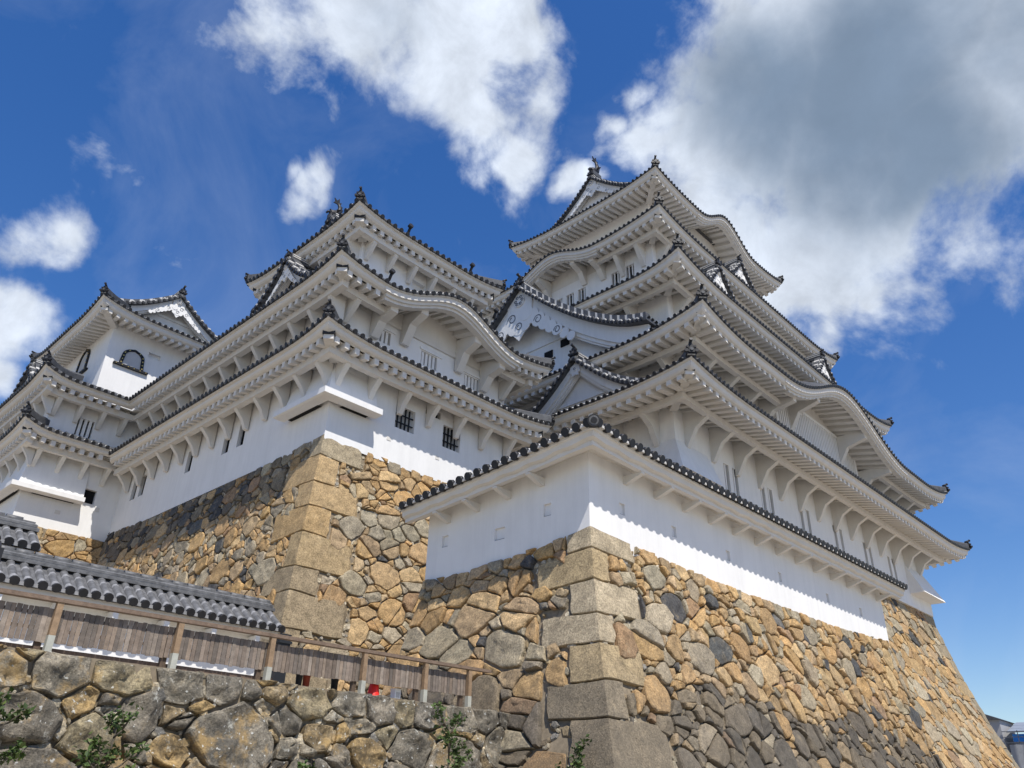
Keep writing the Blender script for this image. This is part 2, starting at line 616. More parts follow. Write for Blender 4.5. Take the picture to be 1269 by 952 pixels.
        mb.add(rg0[0] + rg0[1] + r1 + r2, [(q_ * n + j, q_ * n + (j + 1) % n, (q_ + 1) * n + (j + 1) % n, (q_ + 1) * n + j) for q_ in range(3) for j in range(n)], 0, col, False)
        rings = [r2, ring(sub[2] * .75, bl * 1.04, rough * 1.8), ring(sub[2] * .5, bl * 1.06, rough * 2.0), ring(sub[2] * .25, bl * 1.07, rough * 2.0)]
        ctr = face(cx, max(cy, 0), bl * 1.08 + noise.noise(sd3) * rough)
        vs = [p for rg in rings for p in rg] + [ctr]
        fs = []
        for i in range(3):
            for j in range(n):
                fs.append((i * n + j, i * n + (j + 1) % n, (i + 1) * n + (j + 1) % n, (i + 1) * n + j))
        for j in range(n):
            fs.append((3 * n + j, 3 * n + (j + 1) % n, 4 * n))
        mb.add(vs, fs, 0, col, True)
    # filler pebbles
    bins = {}
    for q in solid:
        xs = [p[0] for p in q]; ys = [p[1] for p in q]
        for bx in range(int(min(xs) / .5), int(max(xs) / .5) + 1):
            for by in range(int(min(ys) / .5), int(max(ys) / .5) + 1):
                bins.setdefault((bx, by), []).append(q)
    for _ in range(int(w * h * pebbles)):
        x, y = rnd(0, w), rnd(0, h)
        if any(inside(q, x, y) for q in bins.get((int(x / .5), int(y / .5)), ())):
            continue
        r0 = rnd(.03, .11) * (size / .5) ** .5
        an = rnd(0, PI); el = rnd(.5, 1)
        n = random.choice((5, 6, 7))
        b0 = rnd(-.04, .015)
        P = []
        for i in range(n):
            t = 2 * PI * i / n + rnd(-.25, .25)
            ex, ey = math.cos(t) * r0, math.sin(t) * r0 * el
            P.append((ex * math.cos(an) - ey * math.sin(an), ex * math.sin(an) + ey * math.cos(an)))
        pf = lambda X, Y, b: face(min(max(X, 0), w), min(max(Y, 0), h), b)
        rings = [[pf(x + px, y + py, -.14) for px, py in P], [pf(x + px, y + py, b0 - .02) for px, py in P], [pf(x + px * .7, y + py * .7, b0) for px, py in P]]
        kk = rnd(.7, 1.15)
        c = random.choice([(.58, .50, .36), (.50, .43, .30), (.62, .54, .40), (.36, .27, .16), (.34, .32, .28), (.48, .36, .20)])
        vs = [p for rg in rings for p in rg]
        fs = [(i * n + j, i * n + (j + 1) % n, (i + 1) * n + (j + 1) % n, (i + 1) * n + j) for i in range(2) for j in range(n)] + [tuple(range(2 * n, 3 * n))]
        mb.add(vs, fs, 0, tuple(v * kk for v in c), False)
    return mb
def core_sheet(face, b=-.09, na=24, nd=16):
    mb = MB()
    mb.grid([[face(face.L * i / na, face.D * j / nd, b) for j in range(nd + 1)] for i in range(na + 1)])
    return mb
def corner_block(fS, fW, d0, d1, ls, lw, col, bulge=.07, sideS=0):
    """dressed corner stone spanning two faces that meet at fS(a=0) and fW(a=0)"""
    mb = MB()
    g = .010
    def path(d, shrink, b, sink):
        pts = []
        nS = 9
        for i in range(nS):
            a = .12 + (lw - shrink - .12) * (1 - i / nS)
            bb = b if i > 0 else sink
            pts.append(fW(a + (noise.noise(Vector((d * 5, 3, lw))) * .05 if i < 2 else 0), d, bb))
        # corner
        p = fS(0, d, 0); nn = (fS.n + fW.n) * (b * .94)
        eps = .022
        pts.append(fW(.09, d, b)); pts.append(fW(eps, d, b))
        pts.append(Vector((p.x, p.y, p.z + b * .25)) + nn * .96)
        pts.append(fS(eps, d, b)); pts.append(fS(.09, d, b))
        for i in range(nS):
            a = .12 + (ls - shrink - .12) * ((i + 1) / nS)
            pts.append(fS(a + (noise.noise(Vector((d * 5, 9, ls))) * .05 if i > nS - 3 else 0), d, b if i < nS - 1 else sink))
        return pts
    sd3 = Vector((rnd(0, 50), rnd(0, 50), 0))
    prof = [(d0 + g, .03, -.06, -.16), (d0 + g + .004, .015, bulge * .45, -.12), (d0 + g + .014, .0, bulge * .95, -.1)]
    m = 7
    for i in range(1, m):
        prof.append((d0 + (d1 - d0) * i / m, 0, bulge * 1.05, -.1))
    prof += [(d1 - g - .014, .0, bulge * .95, -.1), (d1 - g - .004, .015, bulge * .45, -.12), (d1 - g, .03, -.06, -.16)]
    rings = []
    for (d, s, b, sk) in prof:
        pts = path(d, s, b, sk)
        out = []
        for p in pts:
            v_ = Vector((p.x, p.y, p.z))
            nn = noise.noise(sd3 + v_ * 2.2) * .035 + noise.noise(sd3 + v_ * 6) * .02 + noise.noise(sd3 + v_ * 13) * .010
            wob = Vector((0, 0, noise.noise(Vector((p.x, p.y, round(d, 0) * 0 + (d0 if d < (d0 + d1) / 2 else d1) * 3.3)) * 1.1) * .07)) if 0.05 < (d0 if d < (d0 + d1) / 2 else d1) else Vector((0, 0, 0))
            out.append(p + (fS.n + fW.n) * nn * .7 + wob)
        rings.append(out)
    k = len(rings[0])
    vs = [p for r in rings for p in r]
    cells_ = [(i, j) for i in range(len(rings) - 1) for j in range(k - 1)]
    sharp = lambda i, j: i < 2 or i > len(rings) - 4 or j < 1 or j > k - 3 or j in (10, 11)
    q_ = lambda i, j: (i * k + j, i * k + j + 1, (i + 1) * k + j + 1, (i + 1) * k + j)
    mb.add(vs, [q_(i, j) for i, j in cells_ if not sharp(i, j) and j < 10], 0, col, True)
    mb.add(vs, [q_(i, j) for i, j in cells_ if not sharp(i, j) and j >= 10], 0, col, True)
    mb.add(vs, [q_(i, j) for i, j in cells_ if sharp(i, j)], 0, col, False)
    return mb

def courses(depth, h, big, small, first_big=True, taper=1.0):
    out = []
    d = 0
    i = 0
    while d < depth:
        hh = h * rnd(.78, 1.25) * (1 + taper * d / depth)
        b = (i % 2 == 0) == first_big
        out.append((d, d + hh, big * rnd(.85, 1.2) if b else small * rnd(.7, 1.15), small * rnd(.7, 1.15) if b else big * rnd(.8, 1.15)))
        d += hh
        i += 1
    return out

# ------------------------------------------------------------------ ground
random.seed(11)
g = MB(); g.add([(-3000, -3000, 0), (3000, -3000, 0), (3000, 3000, 0), (-3000, 3000, 0)], [(0, 1, 2, 3)])
struct(g.build('ground', mat('pale_gravel', (.36, .32, .26), .95, .25, 2.0, .4, 60)))
g = MB(); g.box(-45, 11.2, 10.0, 70, .01, 2.93)
struct(g.build('terrace', mat('terrace_earth', (.34, .30, .24), .95, .2, 2.0)))

# ------------------------------------------------------------------ front base
random.seed(21)
def build_base(name, label, fS, fW, pal, size, corner_h, big, small, matl, seed, aspect=1.3, pebS=34, corners=True, palS=None, palW=None, dark=None, bulge=.06, doW=True, sizeW=None, toprow=None, corner_pal=None):
    random.seed(seed)
    root = thing(name, label, 'stone wall')
    cs = courses(min(fS.D, fW.D), corner_h, big, small, True, .35) if corners else []
    cS = [(a, b, l0, 0) for a, b, l0, l1 in cs]; cW = [(a, b, l1, 0) for a, b, l0, l1 in cs]
    stone_facing(fS, size, aspect, pal, corner=cS, pebbles=pebS, pal_fn=palS, bulge=bulge, toprow=toprow).build('stone_facing', matl, root, fix=True)
    if doW:
        stone_facing(fW, sizeW or size, aspect, pal, corner=cW, pebbles=pebS, pal_fn=palW, bulge=bulge, toprow=toprow).build('stone_facing', matl, root, fix=True)
    core = core_sheet(fS, -.05)
    if doW:
        c2 = core_sheet(fW, -.05); core.add(c2.v, c2.f)
    core.build('rubble_core', M_CORE, root)
    for (d0, d1, ls, lw) in cs:
        c = corner_pal(d0) if corner_pal else random.choice([(.36, .28, .17), (.33, .27, .18), (.40, .30, .17), (.30, .25, .17)])
        corner_block(fS, fW, d0, min(d1, fS.D), ls, lw, c, bulge=.032).build('corner_stone', matl, root)
    return root
offF = lambda d, u: (.235 * d + .03 * d * d) * (1 - .5 * u) if d > 0 else 0
fFS = Face((11.53, 9.0), (1, 0), (0, -1), 14.94, 6.3, 6.3, offF, 1, .9, .16)
fFW = Face((11.53, 9.0), (0, 1), (-1, 0), 4.75, 6.3, 6.3, lambda d, u: (.235 * d + .03 * d * d) if d > 0 else 0, 1, 0, .10)
fFW.__class__ = type('TiltFace', (Face,), {'__call__': lambda s, a, d, b: Face.__call__(s, a, d, b) + Vector((0, 0, -.33 * (a / s.L) * max(0, 1 - d / 3)))})
def front_pal(x, d):
    n = noise.noise(Vector((x * .35, d * .5, 3)))
    if d > 2.9 + n * 1.2 and random.random() < .75:
        k = rnd(.8, 1.2)
        return tuple(v * k for v in random.choice([(.15, .125, .095), (.20, .165, .12), (.12, .105, .085), (.24, .19, .125)]))
    return stone_color(d, .24, .035, .035)
def front_corner(d):
    if d > 2.6:
        return random.choice([(.30, .24, .16), (.27, .22, .15)])
    return random.choice([(.47, .35, .19), (.44, .335, .19), (.40, .32, .20), (.45, .37, .25)])
build_base('front_stone_base', 'tan fitted-stone base under the nearest white wall, its lower courses stained dark', fFS, fFW, None, .47, .56, 1.3, .58, M_STONE_F, 21, 1.2, palS=front_pal, palW=front_pal, sizeW=.60, toprow=.34, corner_pal=front_corner, bulge=.075)

# keep base (right)
offK = lambda d, u: (.17 * d + .0125 * d * d) if d > 0 else 0
fKS = Face((48.98, 14.1), (-1, 0), (0, -1), 17.0, 11.5, 11.5, offK, 1, 0, .12)
fKE = Face((48.98, 14.1), (0, 1), (1, 0), 6, 11.5, 11.5, offK, 1, 0, 0)
build_base('keep_stone_base', 'steep tan stone base under the tallest tower, its far corner against the sky', fKS, fKE, (.24, .04, .06), .62, .85, 1.6, .9, M_STONE, 31, 1.3, pebS=22)
def pal_wk(x, d):
    return stone_color(d, .16 + .04 * d, .012, .025)
def pal_wkW(x, d):
    # west face: mostly darker stones in the top courses
    r = random.random()
    if d < 1.3 and r < .6:
        k = rnd(.75, 1.1); return tuple(v * k for v in random.choice([(.17, .145, .115), (.2, .17, .13), (.23, .19, .13), (.085, .085, .085)]))
    return stone_color(d, .36, .05, .07)
offW = lambda d, u: (.165 * d + .003 * d * d) if d > 0 else 0
fWS = Face((11.15, 18.25), (1, 0), (0, -1), 9.0, 7.9, 10.8, offW, 1, 0, .1)
fWW = Face((11.15, 18.25), (0, 1), (-1, 0), 15.2, 7.9, 10.8, offW, 1, 0, .22)
build_base('small_keep_stone_base', 'sunlit ochre stone base with big quoins under the middle white tower', fWS, fWW, None, .50, .70, 1.6, .72, M_STONE, 41, 1.2, palS=pal_wk, palW=pal_wkW, toprow=.4, pebS=45, corner_pal=lambda d: random.choice([(.47, .32, .155), (.43, .315, .17), (.49, .345, .18), (.40, .33, .22)]) if d < 3.6 else random.choice([(.31, .245, .155), (.34, .265, .165)]))
offI = lambda d, u: (.15 * d) if d > 0 else 0
fIS = Face((7.6, 33.15), (1, 0), (0, -1), 4.6, 7.4, 10.45, offI, 1, 0, .05)
fIW = Face((7.6, 33.15), (0, 1), (-1, 0), 9.0, 7.4, 10.45, offI, 1, 0, .1)
build_base('corner_keep_stone_base', 'small pale stone base under the farthest left tower, partly behind the tiled wall', fIS, fIW, (.15, .02, .04), .55, .7, 1.2, .7, M_STONE, 51, 1.25, pebS=30)

# retaining wall
random.seed(61)
fRW = Face((-4.0, 9.85), (1, 0), (0, -1), 15.2, 2.95, 2.93, lambda d, u: .12 * d if d > 0 else 0, 0, 0, 0)
def pal_rw(x, d):
    r = random.random()
    k = rnd(.8, 1.2)
    c = random.choice([(.27, .235, .18), (.22, .195, .155), (.32, .28, .21), (.25, .22, .17)]) if r < .60 else random.choice([(.42, .29, .13), (.36, .27, .15), (.40, .33, .20)])
    return tuple(v * k for v in c)
rwr = thing('retaining_wall', 'low rough lichen-spotted retaining wall carrying the wooden fence', 'stone wall')
stone_facing(fRW, .56, 1.35, None, gap=.014, bulge=.06, pebbles=110, pal_fn=pal_rw, toprow=.40, rough=.06).build('stone_facing', M_STONE_W, rwr)
core_sheet(fRW, -.1).build('rubble_core', M_CORE, rwr)
cp = MB(); cp.box(-4, 11.2, 9.86, 10.02, 2.4, 2.92); cp.build('wall_top', M_CORE, rwr)

# ------------------------------------------------------------------ eaves
PITCH = .27
class Run:
    def __init__(s, A, B, n, W, z, ea='x', eb='x', h=.42, Lu=4.5, bumps=(), slope=.42, pitch=PITCH):
        s.A = Vector((*A, 0)); B = Vector((*B, 0))
        s.L = (B - s.A).length; s.t = (B - s.A) / s.L; s.n = Vector((*n, 0))
        s.W = W; s.z = z; s.ea = ea; s.eb = eb; s.h = h; s.Lu = min(Lu, s.L * .45); s.bumps = bumps; s.slope = slope; s.pitch = pitch
    def k(s, e):
        return {'x': 1, 'v': -1, 'f': 0}[e]
    def ta(s, o): return (s.W - o) * s.k(s.ea)
    def tb(s, o): return s.L - (s.W - o) * s.k(s.eb)
    def up(s, t):
        v = 0
        if s.ea == 'x': v += max(0, 1 - t / s.Lu) ** 2.3
        if s.eb == 'x': v += max(0, 1 - (s.L - t) / s.Lu) ** 2.3
        return min(v, 1.15) * s.h
    def bump(s, t):
        v = 0
        for c, hw, H in s.bumps:
            x = abs(t - c) / hw
            if x < 1:
                v += H * (.5 * (1 + math.cos(PI * x))) - .06 * H * math.sin(PI * x) ** 2
        return v
    def P(s, t, o, dz, bw=None):
        wgt = max(0, min(1.0, o / s.W)) ** 1.3 if s.W > 0 else 1
        b = s.bump(t) if s.bumps else 0
        if bw is None:
            bw = 1 if o >= 0 else max(0, 1 + o / 1.6)
        p = s.A + s.t * t + s.n * (o - s.W)
        return Vector((p.x, p.y, s.z + dz + s.up(t) * wgt + b * bw))
    def ts(s, o, step=.5):
        a, b = s.ta(o), s.tb(o)
        n = max(2, int((b - a) / step))
        return [a + (b - a) * i / n for i in range(n + 1)]
    def rise(s, x):
        return s.slope * x + .03 * x * x
def eave_plaster(mb, r, rafter=.42, beam=True, rw=.19, rh=.19, fh=.25, rise=.22):
    W = r.W
    step = .3 if r.bumps else .6
    soff = lambda o: -.24 + rise * (W - .34 - o)
    # soffit
    n = max(4, int(r.L / step))
    cols = []
    for i in range(n + 1):
        row = []
        for o in (0.0, W * .5, W - .34):
            a, b = r.ta(o), r.tb(o)
            row.append(r.P(a + (b - a) * i / n, o, soff(o)))
        cols.append(row)
    mb.grid(cols)
    # fascia sweep: upper tile board, then the thick rounded plaster board
    prof = [(W - .03, .02), (W - .03, -.035), (W - .11, -.045), (W - .10, -.10), (W - .12, -fh * .8), (W - .17, -fh), (W - .28, -fh - .03), (W - .30, -.0)]
    rings = []
    for i in range(n + 1):
        rg = []
        for o, dz in prof:
            a, b = r.ta(o), r.tb(o)
            rg.append(r.P(a + (b - a) * i / n, o, dz))
        rings.append(rg)
    mb.loft(rings)
    # rafters
    t = rafter * .6
    while t < r.L - rafter * .4:
        o0 = 0.0
        if r.ea == 'x': o0 = max(o0, W - t + .12)
        if r.eb == 'x': o0 = max(o0, W - (r.L - t) + .12)
        o1 = W - .24
        if r.ea == 'v' and t < .05 or r.eb == 'v' and t > r.L - .05:
            t += rafter; continue
        if o1 - o0 > .12:
            p = []
            for dz in (-rh, 0.03):
                for (o, tt) in ((o0, t - rw / 2), (o1, t - rw / 2), (o1, t + rw / 2), (o0, t + rw / 2)):
                    p.append(r.P(tt, o, soff(o) + dz))
            mb.hexa(p)
        t += rafter
    # concave ends: continue rafters into the valley
    if beam:
        ob = beam_o(r)
        zt = soff(ob) - rh
        segs = [(r.ta(ob + .1), r.tb(ob + .1))]
        for c, hw, H in r.bumps:
            out = []
            for a, b in segs:
                if c - hw * .8 > a: out.append((a, c - hw * .8))
                if c + hw * .8 < b: out.append((c + hw * .8, b))
            segs = out
        for a, b in segs:
            k = max(2, int((b - a) / .8))
            rings = []
            for i in range(k + 1):
                tt = a + (b - a) * i / k
                rings.append([r.P(tt, ob + x, zt + dz, 0) for x, dz in ((.11, .02), (.11, -.22), (-.11, -.22), (-.11, .02))])
            mb.loft(rings)
def beam_o(r):
    return r.W * .44
def tile_rows(mb, r, D, detail=False):
    """tile surface (material 0), tile ends (1), pale joints (2)"""
    W = r.W
    n = max(4, int(r.L / (.3 if r.bumps else .7)))
    os_ = [W + .0, W - D * .33, W - D * .66, W - D]
    rows = []
    for i in range(n + 1):
        row = []
        for o in os_:
            a, b = r.ta(o), r.tb(o)
            row.append(r.P(a + (b - a) * i / n, o, .05 + r.rise(W - o)))
        rows.append(row)
    mb.grid(rows)
    # thickness lip
    lip = []
    for i in range(n + 1):
        tt = r.L * i / n
        lip.append([r.P(tt, W, .055), r.P(tt, W - .005, .0), r.P(tt, W - .12, -.0)])
    mb.grid(lip)
    k = int(r.L / r.pitch)
    pit = r.L / k
    pos = [pit * (i + .5) for i in range(k)]
    rad = pit * (.31 if detail else .26)
    nv = [(math.cos(a), math.sin(a)) for a in (0, PI * .25, PI * .5, PI * .75, PI)]
    for t in pos:
        # upper limit of this roll
        om = W - D
        if r.ea == 'x': om = max(om, W - t)
        if r.eb == 'x': om = max(om, W - (r.L - t))
        ln = W - om
        if ln > .15:
            if detail:
                ss = [0]; x = 0
                mats_ = []
                while x < ln - .02:
                    for st, mi in ((.10, 2), (.24, 0)) if x == 0 else ((.05, 2), (.27, 0)):
                        x2 = min(ln, x + st)
                        ss.append(x2); mats_.append(mi); x = x2
            else:
                ss = [0, min(.12, ln), ln * .5 if ln > .3 else ln * .9, ln]
                ss = sorted(set(ss)); mats_ = [2] + [0] * (len(ss) - 2)
            ss = [-.03] + ss[1:]
            o_ = len(mb.v)
            for q, s_ in enumerate(ss):
                o = W - s_
                rr = rad * (1.06 if (detail and q % 2 == 0) else 1)
                for cx, sz in nv:
                    mb.v.append(tuple(r.P(t + cx * rr, o, .055 + r.rise(s_) + sz * rr)))
            for q in range(len(ss) - 1):
                for j in range(4):
                    a = o_ + q * 5 + j
                    mb.f.append([a, a + 1, a + 6, a + 5]); mb.m.append(mats_[q]); mb.c.append(None); mb.sm.append(True)
        ax = Vector((r.n.x, r.n.y, -.30))
        mb.cyl(r.P(t, W - .035, .045 + rad * .35), ax, rad * (1.12 if detail else 1.05), .09, 10, 1, 1)
    # flat tile lips between the rolls
    for i in range(k + 1):
        t = pit * i
        t = min(max(t, .06), r.L - .06)
        w = pit * .22
        p = []
        for dz in (.0, .055):
            for o, tt in ((W - .1, t - w), (W + .02, t - w), (W + .02, t + w), (W - .1, t + w)):
                p.append(r.P(tt, o, dz - (.02 if abs(tt - t) < .01 else 0)))
        mb.hexa(p, 2 if detail else 0)
def kara_boards(mb, r, groove=None):
    """heavy curved board, grooves and ceiling infill under each karahafu"""
    W = r.W
    for c, hw, H in r.bumps:
        n = 28
        w2 = hw * 1.02
        for (o1, o2, z1, z2, ext) in ((W - .08, W - .34, -.05, -.22, 1.0), (W - .17, W - .42, -.22, -.33, .97), (W - .25, W - .5, -.33, -.42, .93)):
            rings = []
            for i in range(n + 1):
                t = c - w2 * ext + 2 * w2 * ext * i / n
                rings.append([r.P(t, o1, z1), r.P(t, o1, z2), r.P(t, o2, z2), r.P(t, o2, z1)])
            mb.loft(rings)
        # infill wall above the level soffit
        P = []
        for i in range(n + 1):
            t = c - hw + 2 * hw * i / n
            P.append([r.P(t, .004, -.3, 0), r.P(t, .004, .25, 1)])
        mb.grid(P)
    return mb
def hip(mbp, mbt, tip, d2, r, D):
    """hip rafter under the corner plus ridge above it; d2 is the outward diagonal (unit per axis)"""
    W = r.W
    zt = r.z + r.h
    d = Vector((d2[0], d2[1], 0))
    side = Vector((-d.y, d.x, 0)).normalized()
    T = Vector((tip[0], tip[1], 0))
    def pt(x, w, z):  # x = inset along both axes
        p = T - d * x + side * w
        return (p.x, p.y, z)
    zi = r.z - .2 + .22 * (W - .34)
    w = .15
    x0, x1 = .30, W
    za = lambda x: zt - .16 + (zi - zt + .1) * ((x - .1) / W) ** .8
    p = [pt(x0, -w, za(x0) - .34), pt(x1, -w, za(x1) - .34), pt(x1, w, za(x1) - .34), pt(x0, w, za(x0) - .34),
         pt(x0, -w, za(x0) - .02), pt(x1, -w, za(x1)), pt(x1, w, za(x1)), pt(x0, w, za(x0) - .02)]
    mbp.hexa(p)
    q = .03
    x0 = .27; x1 = .62
    p = [pt(x0, -w - q, za(x0) - .20), pt(x1, -w - q, za(x1) - .20), pt(x1, w + q, za(x1) - .20), pt(x0, w + q, za(x0) - .20),
         pt(x0, -w - q, za(x0) - .03), pt(x1, -w - q, za(x1) - .03), pt(x1, w + q, za(x1) - .03), pt(x0, w + q, za(x0) - .03)]
    mbt.hexa(p, 1)
    # ridge above
    w = .13
    rings = []
    for i in range(8):
        x = .05 + (D - .05) * i / 7
        up = r.h * max(0, 1 - x / min(r.Lu, 4.5)) ** 2.3 * max(0, 1 - x / W) ** 0 if x < W else 0
        up = r.h * max(0, 1 - x / r.Lu) ** 2.3
        z = r.z + r.rise(x) + up + .08
        rings.append([pt(x, -w, z), pt(x, -w, z + .22), pt(x, 0, z + .32), pt(x, w, z + .22), pt(x, w, z)])
    mbt.loft(rings)
    return Vector(pt(.02, 0, zt + .12))
def ornament_mesh(scale=1.0):
    """demon-tile end piece with shoulders, side curls and a round projecting cap; faces +X at the origin"""
    mb = MB()
    prof = [(-.26, -.12), (-.30, .05), (-.22, .12), (-.25, .26), (-.15, .33), (-.12, .46), (0, .54), (.12, .46), (.15, .33), (.25, .26), (.22, .12), (.30, .05), (.26, -.12)]
    mb.prism([(-.02, y, z) for y, z in prof], (.12, 0, 0), 0)
    mb.prism([(.10, y * .62, z * .62 + .02) for y, z in prof], (.06, 0, 0), 0)
    for sgn in (-1, 1):
        mb.cyl((-.0, sgn * .27, .06), (1, 0, 0), .10, .17, 10, 0)
        mb.cyl((.0, sgn * .2, .30), (1, 0, 0), .07, .15, 8, 0)
    mb.cyl((-.22, 0, .50), (1, 0, .42), .085, .46, 10, 0)
    mb.cyl((.18, 0, .665), (1, 0, .42), .10, .06, 12, 0)
    mb.cyl((.05, 0, .12), (1, 0, 0), .09, .16, 12, 1)
    mb.box(-.5, -.02, -.14, .14, -.2, .3, 0)
    mb.box(-.3, .06, -.2, .2, -.16, -.05, 2)
    return mb
_ORN = {}
def ornament(pos, d2, parent, scale=1.0):
    if 'm' not in _ORN:
        o = ornament_mesh().build('ridge_ornament', [M_DISC, M_TILE, M_JOINT], parent)
        _ORN['m'] = o
    else:
        o = _ORN['m'].copy(); COL.objects.link(o); o.parent = parent
    o.location = pos
    o.rotation_euler = (0, 0, math.atan2(d2[1], d2[0]))
    o.scale = (scale * .66,) * 3
    return o
def brackets(r, parent, spacing, kind='bent', lo=None, hi=None, drop=1.15, th=.22, rise=.22, rh=.18, skip=(), first=None):
    W = r.W
    ob = beam_o(r)
    zb = -.24 + rise * (W - .34 - ob) - rh - .225
    zs = -.20 + rise * (W - .34) - .02
    lo = r.W + .5 if lo is None else lo
    hi = r.L - (r.W + .5) if hi is None else hi
    n = max(1, round((hi - lo) / spacing))
    for i in range(n + 1):
        t = lo + (hi - lo) * i / n
        big = False
        for c, hw, H in r.bumps:
            if abs(t - c) < hw * .97: big = True
        if big:
            continue
        if kind == 'bent':
            poly = [(0, zs), (0, zb - drop), (.10, zb - drop + .02), (ob * .50, zb - .30), (ob + .04, zb - .0), (ob + .04, zb + .2), (ob * .9, -.22 + rise * (W - .34 - ob))]
        else:
            poly = [(0, zs), (0, zb - drop), (.10, zb - drop), (ob + .06, zb - .02), (ob + .06, zb + .2), (ob * .9, -.22 + rise * (W - .34 - ob))]
        mb = MB()
        mb.prism([r.P(t - th / 2, o, z, 0) for o, z in poly], r.t * th)
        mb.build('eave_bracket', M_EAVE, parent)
    # heavy arms under the karahafu
    for c, hw, H in r.bumps:
        for q in (-.80, -.40, .40, .80):
            t = c + hw * q
            b = r.bump(t)
            poly = [(0, -.15 + b), (0, -1.15 + b * .55), (.12, -1.15 + b * .55), (ob * .7, -.72 + b * .9), (W - .45, -.58 + b), (W - .45, -.30 + b), (ob, -.15 + b)]
            mb = MB()
            mb.prism([r.P(t - .15, o, z, 0) for o, z in poly], r.t * .30)
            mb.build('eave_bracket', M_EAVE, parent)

def wall_holes(mb, O, tdir, n, L, z0, z1, holes=(), depth=.18, mi=0):
    """a wall face with real recesses; holes = (t0,t1,z0,z1[,depth])"""
    O = Vector((*O, 0)); tdir = Vector((*tdir, 0)); n = Vector((*n, 0))
    P = lambda t, z, o=0: (O + tdir * t + n * o + Vector((0, 0, z)))
    T = sorted({0, L} | {h[0] for h in holes} | {h[1] for h in holes})
    Z = sorted({z0, z1} | {h[2] for h in holes} | {h[3] for h in holes})
    for i in range(len(T) - 1):
        for j in range(len(Z) - 1):
            tm = (T[i] + T[i + 1]) / 2; zm = (Z[j] + Z[j + 1]) / 2
            if any(h[0] < tm < h[1] and h[2] < zm < h[3] for h in holes):
                continue
            mb.add([P(T[i], Z[j]), P(T[i + 1], Z[j]), P(T[i + 1], Z[j + 1]), P(T[i], Z[j + 1])], [(0, 1, 2, 3)], mi)
    for h in holes:
        d = -(h[4] if len(h) > 4 else depth)
        a, b, c, e = h[:4]
        for q in ([P(a, c), P(a, c, d), P(a, e, d), P(a, e)], [P(b, c), P(b, e), P(b, e, d), P(b, c, d)], [P(a, c), P(b, c), P(b, c, d), P(a, c, d)], [P(a, e), P(a, e, d), P(b, e, d), P(b, e)]):
            mb.add(q, [(0, 1, 2, 3)], mi)
    return P
M_SHUT = mat('grey_shutter', (.58, .58, .57), .9, .15)
def window(P, h, parent, bars='black', nbar=4, cross=True, depth=.18, bw=.03, back=True):
    a, b, c, e = h[:4]
    d = -(h[4] if len(h) > 4 else depth)
    m = MB()
    m.add([P(a, c, d + .01), P(b, c, d + .01), P(b, e, d + .01), P(a, e, d + .01)], [(0, 1, 2, 3)])
    w = m.build('window', (M_SHUT if back == 'grey' else M_DARK) if back else M_PLASTER, parent, fix=False)
    if nbar:
        m = MB()
        dd = d * .55
        for i in range(nbar):
            t = a + (b - a) * (i + (1 if cross else .7)) / (nbar + (1 if cross else .4))
            m.hexa([P(t - bw, c, dd - bw), P(t + bw, c, dd - bw), P(t + bw, c, dd + bw), P(t - bw, c, dd + bw), P(t - bw, e, dd - bw), P(t + bw, e, dd - bw), P(t + bw, e, dd + bw), P(t - bw, e, dd + bw)])
        if cross:
            for k in (.33, .68):
                z = c + (e - c) * k
                m.hexa([P(a, z - bw * .7, dd - bw), P(b, z - bw * .7, dd - bw), P(b, z - bw * .7, dd + bw * 1.3), P(a, z - bw * .7, dd + bw * 1.3), P(a, z + bw * .7, dd - bw), P(b, z + bw * .7, dd - bw), P(b, z + bw * .7, dd + bw * 1.3), P(a, z + bw * .7, dd + bw * 1.3)])
        m.build('window_bars', M_BLACK if bars == 'black' else M_PLASTER, w)
    return w

